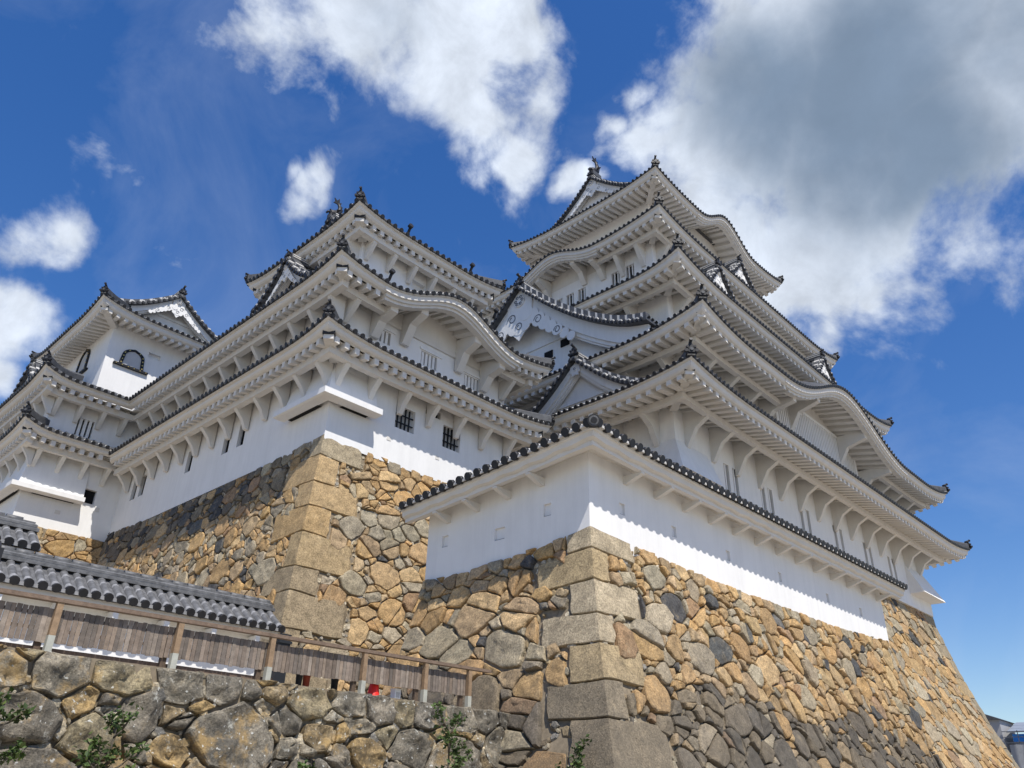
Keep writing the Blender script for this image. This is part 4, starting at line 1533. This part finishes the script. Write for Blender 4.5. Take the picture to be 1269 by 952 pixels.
rW = Run((6.66, 46), (6.66, 31.75), (-1, 0), Wl, 15.9, 'f', 'x', .38, 2.4)
t = eave_set(CK, [rS, rW], 1.8, [((6.66, 31.75), (-1, -1))], .36, orn=.8)
brackets(rS, t, .9, 'strut', 1.05, rS.L + .3, drop=.6, th=.16)
brackets(rW, t, .95, 'strut', 4.0, rW.L - 1.05, drop=.6, th=.16)
gable(CK, 'W', 36.2, 7.2, 1.9, 16.3, 17.9, 1.6, .22, .5, orn=.6, detail=True, simple_pend=True, ridge_h=.3)
# top storey with katomado
qx0, qx1, qy0, qy1 = 8.15, 15.6, 33.0, 42.0
Wq = 1.15
wx, wy = qx0 + Wq, qy0 + Wq
hS = [(11.05 - wx, 11.6 - wx, 19.32, 19.58)]
wall, PS, PW = body(CK, wx, qx1 - Wq, wy, qy1 - Wq, 16.4, 20.75, hS)
window(PS, hS[0], ROOT, 'black', 0, back=False)
runs, tt = skirt(CK, qx0, qx1, qy0, qy1, Wq, 20.45, 1.75, 'SWE', .4, 2.8, None, .36, False, .5, orn=.8, rw=.16, rh=.16)
gable(CK, 'S', 11.9, 34.5, 2.9, 21.35, 23.15, 7.0, .26, .75, orn=.85, ridge_h=.4)
def katomado(P, t0, t1, z0, z1, parent):
    """bell-shaped black window frame with gilt studs; (t,z) on a wall plane"""
    c = (t0 + t1) / 2; hw = (t1 - t0) / 2
    def outline(k):
        pts = []
        n = 10
        for i in range(n + 1):
            u = i / n
            w = hw * (1.08 - .16 * math.sin(u * PI * .5)) * (math.cos(max(0, (u - .62) / .38) * PI * .5) ** .6 if u > .62 else 1)
            pts.append((-w, u))
        pts2 = pts + [(-x, u) for x, u in pts[::-1][1:]]
        return [(c + x * k, z0 + (z1 - z0) * (u if k == 1 else u * .9)) for x, u in pts2]
    a = outline(1); b = outline(.74)
    m = MB()
    for i in range(len(a) - 1):
        for o0, o1 in ((.0, .07),):
            m.hexa([P(*a[i], o0), P(*a[i + 1], o0), P(*b[i + 1], o0), P(*b[i], o0), P(*a[i], o1), P(*a[i + 1], o1), P(*b[i + 1], o1), P(*b[i], o1)], 0)
    m.hexa([P(c - hw * 1.5, z0 - .10, 0), P(c + hw * 1.5, z0 - .10, 0), P(c + hw * 1.5, z0, 0), P(c - hw * 1.5, z0, 0), P(c - hw * 1.5, z0 - .10, .12), P(c + hw * 1.5, z0 - .10, .12), P(c + hw * 1.5, z0, .12), P(c - hw * 1.5, z0, .12)], 0)
    w = m.build('bell_window', M_BLACK, parent)
    s = MB()
    for i in range(1, len(a) - 1, 2):
        q = ((a[i][0] + b[i][0]) / 2, (a[i][1] + b[i][1]) / 2)
        p0 = P(*q, .07); p1 = P(*q, .09)
        s.cyl(p0, Vector(p1) - Vector(p0), .032, .02, 8)
    for k in range(6):
        q = (c - hw * 1.3 + hw * 2.6 * k / 5, z0 - .05)
        s.cyl(P(*q, .12), Vector(P(*q, .14)) - Vector(P(*q, .12)), .024, .02, 8)
    s.build('gilt_studs', M_GOLD, w)
    e = MB(); e.add([P(x, z, .02) for x, z in b], [tuple(range(len(b)))]); e.build('window_shutter', mat('shutter_board', (.5, .5, .5), .85, .1), w)
katomado(PS, 9.92 - wx, 10.95 - wx, 18.5, 19.4, CK)
katomado(PW, (qy1 - Wq) - 37.75, (qy1 - Wq) - 36.5, 18.75, 20.1, CK)
m = MB(); m.box(wx - .45, wx - .40, wy + 1.5, qy1 - 1.2, 17.6, 18.0)
m.build('balcony_rail', M_BLACK, CK)
stone_drop(CK, ix0, iy0, 0, 0, 13.2, 11.75, .24, 2.15, 3.5, ledge=.26, ledge_out=.26)

# ------------------------------------------------------------------ front plastered wall
random.seed(160)
FW = thing('plastered_wall', 'white plastered wall with loopholes and a narrow tiled roof on the nearest stone base', 'wall')
fx0, fy0, fx1, fy1 = 11.53, 9.0, 26.5, 13.75
mb = MB()
hS = [(x - fx0 - .09, x - fx0 + .09, z - .12, z + .12, .06) for x, z in ((12.61, 6.93), (14.51, 6.92), (16.82, 6.90), (19.44, 6.92), (22.3, 6.9), (24.6, 6.9))]
PS = wall_holes(mb, (fx0, fy0), (1, 0), (0, -1), fx1 - fx0, 5.95, 7.95, hS)
hW = [(fy1 - y - w / 2, fy1 - y + w / 2, z - .13, z + .13, .06) for y, z, w in ((10.08, 6.86, .2), (11.42, 6.62, .3), (13.15, 6.78, .2))]
PW = wall_holes(mb, (fx0, fy1), (0, -1), (-1, 0), fy1 - fy0, 5.7, 7.95, hW)
tk = .55
mb.box(fx1 - .02, fx1, fy0 + .003, fy0 + tk, 5.95, 7.95)
mb.box(fx0 + .003, fx0 + tk, fy1 - .02, fy1, 5.7, 7.95)
mb.add([(fx0 + tk, fy0 + tk, 5.9), (fx1, fy0 + tk, 5.9), (fx1, fy0 + tk, 7.95), (fx0 + tk, fy0 + tk, 7.95)], [(0, 1, 2, 3)])
mb.add([(fx0 + tk, fy0 + tk, 5.7), (fx0 + tk, fy1, 5.7), (fx0 + tk, fy1, 7.95), (fx0 + tk, fy0 + tk, 7.95)], [(0, 1, 2, 3)])
wl_ = mb.build('wall_body', M_PLASTER, FW, fix=False)
for P, hs, d in ((PS, hS, .055), (PW, hW, .055)):
    for h in hs:
        a, b, c, e = h[:4]
        m = MB()
        m.add([P(a, c, -d), P(b, c, -d), P(b, e, -d), P(a, e, -d)], [(0, 1, 2, 3)])
        m.add([P(a, c - .0, -.02), P(b, c, -.02), P(b, c + .016, -.02), P(a, c + .016, -.02)], [(0, 1, 2, 3)], 1)
        m.build('loophole', [M_PLASTER, M_DARK], wl_, fix=False)
Wf = .69
kk = dict(h=.10, Lu=2.0, slope=.36, pitch=.262)
fr = [Run((fx0 - Wf, fy0 - Wf), (fx1 + .5, fy0 - Wf), (0, -1), Wf, 7.93, 'x', 'f', **kk), Run((fx0 - Wf, fy1 + .3), (fx0 - Wf, fy0 - Wf), (-1, 0), Wf, 7.93, 'f', 'x', **kk)]
class TiltRun(Run):
    def P(s, t, o, dz, bw=None):
        p = Run.P(s, t, o, dz, bw)
        p.z -= .38 * max(0, (p.y - 9.0) / 5.0)
        return p
fr[1].__class__ = TiltRun
tm, pm = MB(), MB()
for r in fr:
    tile_rows(tm, r, Wf + .25, True)
    W = r.W
    # smooth coved eave with a beam on brackets
    prof = [(W - .06, .03), (W - .06, -.04), (W - .10, -.06), (W - .12, -.16), (W - .2, -.19), (.22, -.10), (.0, -.08), (.0, .05)]
    n = 40
    rings = []
    for i in range(n + 1):
        rg = []
        for o, dz in prof:
            a, b = r.ta(o), r.tb(o)
            wob = .018 * math.sin((a + (b - a) * i / n) * 2 * PI / .75) if dz < -.05 and o > .2 else 0
            rg.append(r.P(a + (b - a) * i / n, o, dz + wob))
        rings.append(rg)
    pm.loft(rings)
    ob = .42
    a, b = r.ta(ob + .05), r.tb(ob)
    pm.loft([[r.P(a + (b - a) * i / 10, ob + x, dz) for x, dz in ((.06, -.12), (.06, -.27), (-.06, -.27), (-.06, -.12))] for i in range(11)])
t = tm.build('tile_roof', [M_TILE, M_DISC, M_JOINT], FW)
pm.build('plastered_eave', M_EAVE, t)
for r, lo, hi, sp in ((fr[0], 1.9, fr[0].L - .9, 1.12), (fr[1], 1.0, fr[1].L - 1.9, 1.0)):
    n = round((hi - lo) / sp)
    for i in range(n + 1):
        tt = lo + (hi - lo) * i / n
        m = MB()
        m.prism([r.P(tt - .06, o, z) for o, z in ((0, -.27), (0, -.44), (.08, -.44), (.47, -.31), (.47, -.27))], r.t * .12)
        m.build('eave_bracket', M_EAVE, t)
# inner slopes and ridge
m = MB()
zr = 7.98 + .36 * 1.0 + .03
for (x0_, x1_, y0_, y1_) in ((fx0 + .1, fx1 + .5, fy0 + .1, fy0 + .4), (fx0 + .1, fx0 + .4, fy0 + .4, fy1 + .3)):
    dz = -.3 if y1_ > 12 else 0
    m.hexa([(x0_, y0_, zr - .25), (x1_, y0_, zr - .25), (x1_, y1_, zr - .25 + dz), (x0_, y1_, zr - .25 + dz), (x0_, y0_, zr + .1), (x1_, y0_, zr + .1), (x1_, y1_, zr + .1 + dz), (x0_, y1_, zr + .1 + dz)])
m.build('roof_ridge', M_TILE, t)
m = MB()
d = Vector((-1, -1, -.25)).normalized()
m.cyl((fx0 - Wf + .12, fy0 - Wf + .12, 8.10), d, .125, .2, 16, 0)
m.cyl((fx0 - Wf + .0, fy0 - Wf + .0, 8.075), d, .095, .03, 16, 1)
m.cyl((fx0 - Wf - .01, fy0 - Wf - .01, 8.072), d, .06, .03, 16, 0)
for i in range(5):
    q = .16 + i * .2
    m.cyl((fx0 - Wf + q, fy0 - Wf + q, 8.11 + .3 * q), Vector((1, 1, .34)), .115, .19, 12, 2 if i % 2 == 0 else 3)
m.build('corner_ridge', [M_DISC, M_TILE2, M_JOINT, M_TILE], t)

# ------------------------------------------------------------------ low tiled wall (left)
random.seed(180)
def tiled_wall(name, label, x0, x1, y, z0, ze, slope_len, slope, endcap=True, pitch=.205):
    root = thing(name, label, 'wall')
    m = MB(); m.box(x0, x1 - .25, y, y + .3, z0, ze + .05); m.build('wall_body', M_PLASTER, root)
    tm = MB()
    yf = y - .42
    r = Run((x0, yf), (x1, yf), (0, -1), .42, ze, 'f', 'f', 0, 1, (), slope, pitch)
    tile_rows(tm, r, slope_len, True)
    rb = Run((x1, yf + 2 * slope_len), (x0, yf + 2 * slope_len), (0, 1), .42, ze, 'f', 'f', 0, 1, (), slope, pitch)
    tm.grid([[rb.P(rb.L * i / 4, .42 - s, .05 + rb.rise(s)) for s in (0, slope_len)] for i in range(5)])
    zr = ze + .05 + r.rise(slope_len)
    yr = yf + slope_len
    for k, (w, h0, h1, mi) in enumerate(((.15, -.03, .03, 0), (.125, .03, .045, 2), (.13, .045, .09, 0), (.11, .09, .105, 2), (.1, .105, .14, 0))):
        tm.box(x0, x1 - .02 * k, yr - w, yr + w, zr + h0, zr + h1, mi)
    # joints along the ridge: short cap tiles
    x = x0
    while x < x1 - .3:
        tm.cyl((x, yr, zr + .14), (1, 0, 0), .065, .27, 10, 0); x += .3
    t = tm.build('tile_roof', [M_TILE2, M_DISC, M_JOINT2], root)
    e = MB()
    e.box(x0, x1 - .1, yf + .06, y + .02, ze - .10, ze + .035)
    e.build('plastered_eave', M_EAVE, t)
    return root, t, yr, zr
tw, t, yr, zr = tiled_wall('tiled_wall', 'low white wall behind the fence under a long silver-grey tiled roof', -3.0, 8.45, 14.6, 2.93, 4.42, .66, .66)
x = -2
while x < 8:
    m = MB(); m.box(x, x + .09, 14.28, 14.6, 4.16, 4.3); m.build('eave_bracket', M_PLASTER, t); x += .9
m = MB()
m.prism([(3.2, yr - .15, zr - .05), (3.2, yr - .12, zr + .16), (3.2, yr, zr + .26), (3.2, yr + .12, zr + .16), (3.2, yr + .15, zr - .05)], (.16, 0, 0))
m.box(3.2, 3.36, yr - .34, yr - .05, zr - .22, zr + .08)
m.build('ridge_ornament', M_DISC, t)
tw2, t2, yr2, zr2 = tiled_wall('gate_roof', 'end of a higher tiled roof at the left edge above the low tiled wall', -4.0, 4.05, 15.55, 4.3, 5.22, .60, .66)
tw2['category'] = 'roof'
m = MB()
m.prism([(3.8 + .0, 15.2, 5.12), (3.8, 15.25, 4.95), (3.8, 15.5, 4.88), (3.8, 15.52, 5.12)], (.12, 0, 0)); m.build('eave_bracket', M_PLASTER, t2)

# ------------------------------------------------------------------ fence
random.seed(200)
FE = thing('wooden_fence', 'weathered brown slatted fence with a handrail along the top of the retaining wall', 'fence')
def wcol():
    c = random.choice([(.25, .20, .16), (.21, .165, .13), (.29, .24, .195), (.18, .15, .125), (.27, .21, .16)])
    k = rnd(.75, 1.15)
    return tuple(v * k for v in c)
m = MB()
zrail = 3.50
xx = -3.0
pts = [(-3, 3.505), (1.5, 3.51), (3, 3.52), (5.8, 3.545), (8.5, 3.56), (9.97, 3.575)]
for (xa, za_), (xb, zb_) in zip(pts[:-1], pts[1:]):
    m.hexa([(xa, 9.96, za_ - .045), (xb, 9.96, zb_ - .045), (xb, 10.06, zb_ - .045), (xa, 10.06, za_ - .045), (xa, 9.955, za_), (xb, 9.955, zb_), (xb, 10.065, zb_), (xa, 10.065, za_)], 0, (.23, .165, .12))
m.build('handrail', M_WOOD, FE)
for xp in (-1.2, .2, 1.6, 3.04, 4.48, 5.79, 7.35, 8.545, 9.5):
    p = MB(); p.box(xp - .035, xp + .035, 9.97, 10.04, 3.10, 3.50 + (xp + 1) * .0065 - .04, 0, (.30, .205, .125))
    po = p.build('fence_post', M_WOOD, FE)
    p = MB(); p.box(xp - .037, xp + .037, 9.967, 10.043, 2.93, 3.115); p.build('post_base', M_POSTBASE, po)
    if xp > 1:
        p = MB(); p.box(xp - .12, xp - .05, 10.08, 10.14, 2.93, 3.3, 0, (.12, .085, .06)); p.build('back_strut', M_WOOD, po)
m = MB()
x = -3.0
while x < 9.45:
    w = rnd(.044, .058)
    zt = 3.375 + (x + 3) * .0065 + rnd(-.006, .004); z0 = 3.03 + max(0, x - 2) * .013 + rnd(-.008, .008)
    y = 10.055 + rnd(-.004, .004)
    lean = rnd(-.003, .003)
    m.hexa([(x, y, z0), (x + w, y, z0), (x + w, y + .014, z0), (x, y + .014, z0), (x + lean, y, zt), (x + w + lean, y, zt), (x + w + lean, y + .014, zt), (x + lean, y + .014, zt)], 0, wcol())
    x += w + rnd(.003, .010)
for z in (3.14, 3.30):
    m.box(-3, 9.45, 10.074, 10.10, z + .03, z + .065, 0, (.13, .095, .07))
m.build('slats', M_WOOD, FE)
m = MB(); m.box(-3, 5.95, 10.12, 10.2, 2.93, 3.0, 0, (.16, .11, .08)); m.build('bottom_rail', M_WOOD, FE)
# small things on the terrace edge
def cone_like(name, label, cat, x, y, z, r, h, col, white=None):
    m = MB()
    n = 20
    prof = [(r * 1.0, 0), (r * 1.0, h * .05), (r * .92, h * .08), (r * .30, h * .86), (r * .22, h), (0.004, h)]
    rings = [[(x + q * math.cos(2 * PI * i / n), y + q * math.sin(2 * PI * i / n), z + zz) for i in range(n)] for q, zz in prof]
    m.loft(rings, smooth=True)
    return m, tag(m.build(name, mat(name + '_plastic', col, .45), None), label, cat)
cone_like('traffic_cone', 'bright red cone behind the slats of the fence', 'cone', 7.72, 10.20, 2.93, .10, .50, (.75, .03, .02))
def pail(name, label, x, y, r, h, col):
    m = MB(); n = 18
    prof = [(r * .8, 0), (r, h), (r * 1.06, h), (r * 1.06, h - .02), (r * .98, h - .02), (r * .7, .03), (.003, .03)]
    m.loft([[(x + q * math.cos(2 * PI * i / n), y + q * math.sin(2 * PI * i / n), 2.93 + z) for i in range(n)] for q, z in prof], smooth=True)
    return tag(m.build(name, mat(name + '_paint', col, .5), None), label, 'bucket', 'buckets behind the fence')
pail('bucket', 'rust red bucket standing beside a dark one behind the fence', 6.56, 10.25, .055, .2, (.28, .06, .035))
pail('bucket', 'dark grey bucket next to the rust red one behind the fence', 6.44, 10.25, .05, .2, (.03, .033, .037))
pail('bucket', 'small black bucket behind the fence, nearest to the red cone', 7.04, 10.25, .055, .19, (.02, .02, .022))
m = MB(); m.box(8.10, 8.21, 10.16, 10.27, 2.93, 3.09); m.box(8.12, 8.19, 10.155, 10.16, 2.97, 3.05, 1); m.box(8.095, 8.215, 10.155, 10.275, 3.09, 3.10, 0)
tag(m.build('marker_block', [mat('white_paint', (.8, .8, .78), .6), M_JOINT]), 'small white block on the wall top right of the red cone', 'block')
m = MB(); m.box(7.02, 7.22, 11.9, 12.1, 2.93, 3.95); m.box(7.00, 7.24, 11.88, 12.12, 3.80, 3.84, 0); m.box(7.05, 7.19, 11.89, 11.90, 3.55, 3.75, 1)
tag(m.build('equipment_box', [mat('dark_metal', (.022, .024, .026), .5), M_BLACK]), 'dark upright metal box behind the handrail before the stone quoins', 'box')

# ------------------------------------------------------------------ saplings
M_LEAF = mat('leaf', (.075, .13, .03), .6, .5, 3.0, attr='Col')
M_BARK = mat('bark', (.10, .085, .06), .9, .3, 20, .3, 50)
def limb(mb, a, b, r0, r1):
    a = Vector(a); b = Vector(b)
    mb.cyl(a, b - a, r0, (b - a).length, 7, 0, None, r1)
def sapling(name, label, x, y, h, spread, nleaf, seed, crown0=.35, lean=(0, 0)):
    random.seed(seed)
    root = thing(name, label, 'tree', group='young trees before the rough wall')
    tr = MB()
    pts = [Vector((x, y, 0))]
    n = 6
    for i in range(1, n + 1):
        pts.append(Vector((x + lean[0] * i / n + rnd(-.03, .03), y + lean[1] * i / n + rnd(-.03, .03), h * .92 * i / n)))
    for i in range(n):
        limb(tr, pts[i], pts[i + 1], .035 * (1 - .13 * i), .035 * (1 - .13 * (i + 1)))
    tips = []
    for k in range(13):
        u = rnd(crown0, 1.0)
        i = min(n - 1, int(u * n))
        p = pts[i].lerp(pts[i + 1], u * n - i)
        a = rnd(0, 2 * PI)
        L = spread * rnd(.45, 1.0) * (1.15 - .4 * u)
        e = p + Vector((math.cos(a) * L, math.sin(a) * L * .7, L * rnd(.2, .9)))
        mid = p.lerp(e, .5) + Vector((0, 0, -.03))
        limb(tr, p, mid, .012, .008); limb(tr, mid, e, .008, .004)
        tips += [(mid, e), (p.lerp(e, .7), e)]
        for _ in range(2):
            e2 = p.lerp(e, rnd(.5, .9)) + Vector((rnd(-.2, .2), rnd(-.15, .15), rnd(0, .2))) * spread * 1.6
            limb(tr, p.lerp(e, .5), e2, .005, .003)
            tips.append((p.lerp(e, .5), e2))
    tr.build('trunk', M_BARK, root)
    lf = MB()
    for _ in range(nleaf):
        a, b = random.choice(tips)
        p = a.lerp(b, rnd(.35, 1.12)) + Vector((rnd(-.05, .05), rnd(-.05, .05), rnd(-.04, .05)))
        d = Vector((rnd(-1, 1), rnd(-1, 1), rnd(-.5, .8))).normalized()
        s = d.orthogonal().normalized()
        s.rotate(Matrix.Rotation(rnd(0, 6.28), 3, d))
        L = rnd(.045, .085); w = L * .3
        c = random.choice([(.05, .085, .02), (.075, .12, .028), (.035, .06, .016), (.11, .15, .04), (.06, .10, .024)])
        up = d.cross(s) * w * .35
        lf.add([p, p + d * L * .45 + s * w + up, p + d * L, p + d * L * .45 - s * w + up], [(0, 1, 2), (0, 2, 3)], 0, c)
    lf.build('foliage', M_LEAF, root, fix=False)
    return root
sapling('sapling', 'leafy green shrub at the left edge before the rough wall', 2.42, 8.8, 2.6, .40, 1000, 1, .45)
sapling('sapling', 'thin young tree with sparse leaves beside the leafy shrub at the left edge', 3.5, 8.8, 2.35, .36, 520, 2, .6)
sapling('sapling', 'small bushy green tip at the bottom edge between the two thin young trees', 5.8, 8.8, 2.05, .22, 330, 3, .7)
sapling('sapling', 'dark stemmed young tree below the last fence posts', 8.05, 8.75, 2.75, .52, 800, 4, .6, (-.1, 0))
sapling('sapling', 'young leafy tree at the foot of the nearest stone corner', 9.55, 8.0, 2.45, .5, 800, 5, .55)

# ------------------------------------------------------------------ distant shed
random.seed(220)
SH = thing('work_shed', 'grey metal roofed shed with a blue tarpaulin, low at the far right', 'shed')
m = MB(); m.hexa([(75, 5, 7.0), (85, 5, 7.0), (85, 18.0, 7.0), (75, 18.0, 7.0), (75, 5, 7.1), (85, 5, 8.9), (85, 18.0, 8.9), (75, 18.0, 7.1)])
m.v = []; m.f = []; m.m = []; m.c = []; m.sm = []
for k in range(3):
    z0 = 7.35 + k * .32
    m.hexa([(75 + k * 1.2, 4, z0), (76.25 + k * 1.2, 4, z0 + .32), (76.25 + k * 1.2, 18.0, z0 + .32), (75 + k * 1.2, 18.0, z0), (75 + k * 1.2, 4, z0 + .06), (76.25 + k * 1.2, 4, z0 + .38), (76.25 + k * 1.2, 18.0, z0 + .38), (75 + k * 1.2, 18.0, z0 + .06)])
m.build('roof', mat('zinc_roof', (.25, .28, .33), .5, .1, 2), SH)
m = MB(); m.box(75.4, 79, 4, 17.6, 0, 7.2); m.build('wall', mat('shed_wall', (.3, .31, .33), .8, .1), SH)
m = MB(); m.box(75.3, 75.38, 4, 17.7, 6.72, 7.26); m.build('tarpaulin', mat('blue_tarp', (.04, .27, .80), .5), SH)
m = MB()
for k in range(12):
    m.box(74.9, 74.96, 4 + k * 1.2, 4.06 + k * 1.2, 0, 7.5)
for z in (6.6, 7.0, 7.4): m.box(74.9, 74.95, 4, 18.3, z, z + .05)
m.build('scaffold_rail', mat('scaffold_steel', (.12, .13, .15), .5), SH)
m = MB(); m.box(75, 79, 18.3, 19.4, 6.0, 8.3); m.prism([(74.8, 18.1, 8.3), (74.8, 19.9, 8.3), (74.8, 19.2, 8.75)], (4.4, 0, 0), 1)
tag(m.build('distant_house', [mat('house_grey', (.35, .35, .36), .8), M_TILE]), 'dark roofed hut corner just beside the stone slope at far right', 'hut')
m = MB()
m.grid([[(70 + 2 * u, 14.2 + 3.2 * v + .1 * math.sin(u * 9), 0 if u == 0 else 0) for v in (0, 1)] for u in (0, 1)])
m.v = []; m.f = []; m.m = []; m.c = []; m.sm = []
n = 24
m.grid([[(72 + .12 * math.sin(i * 1.9), 11 + 6.3 * i / n, z) for z in (0, 2.5, 5.0, 6.3)] for i in range(n + 1)], smooth=True)
m.grid([[(72.1 + .12 * math.sin(i * 1.9), 11 + 6.3 * i / n, z) for z in (0, 2.5, 5.0, 6.3)] for i in range(n + 1)], smooth=True)
tag(m.build('site_sheet', mat('grey_net', (.28, .29, .31), .9, .15)), 'hanging grey site sheet in front of the blue tarpaulin', 'sheet')
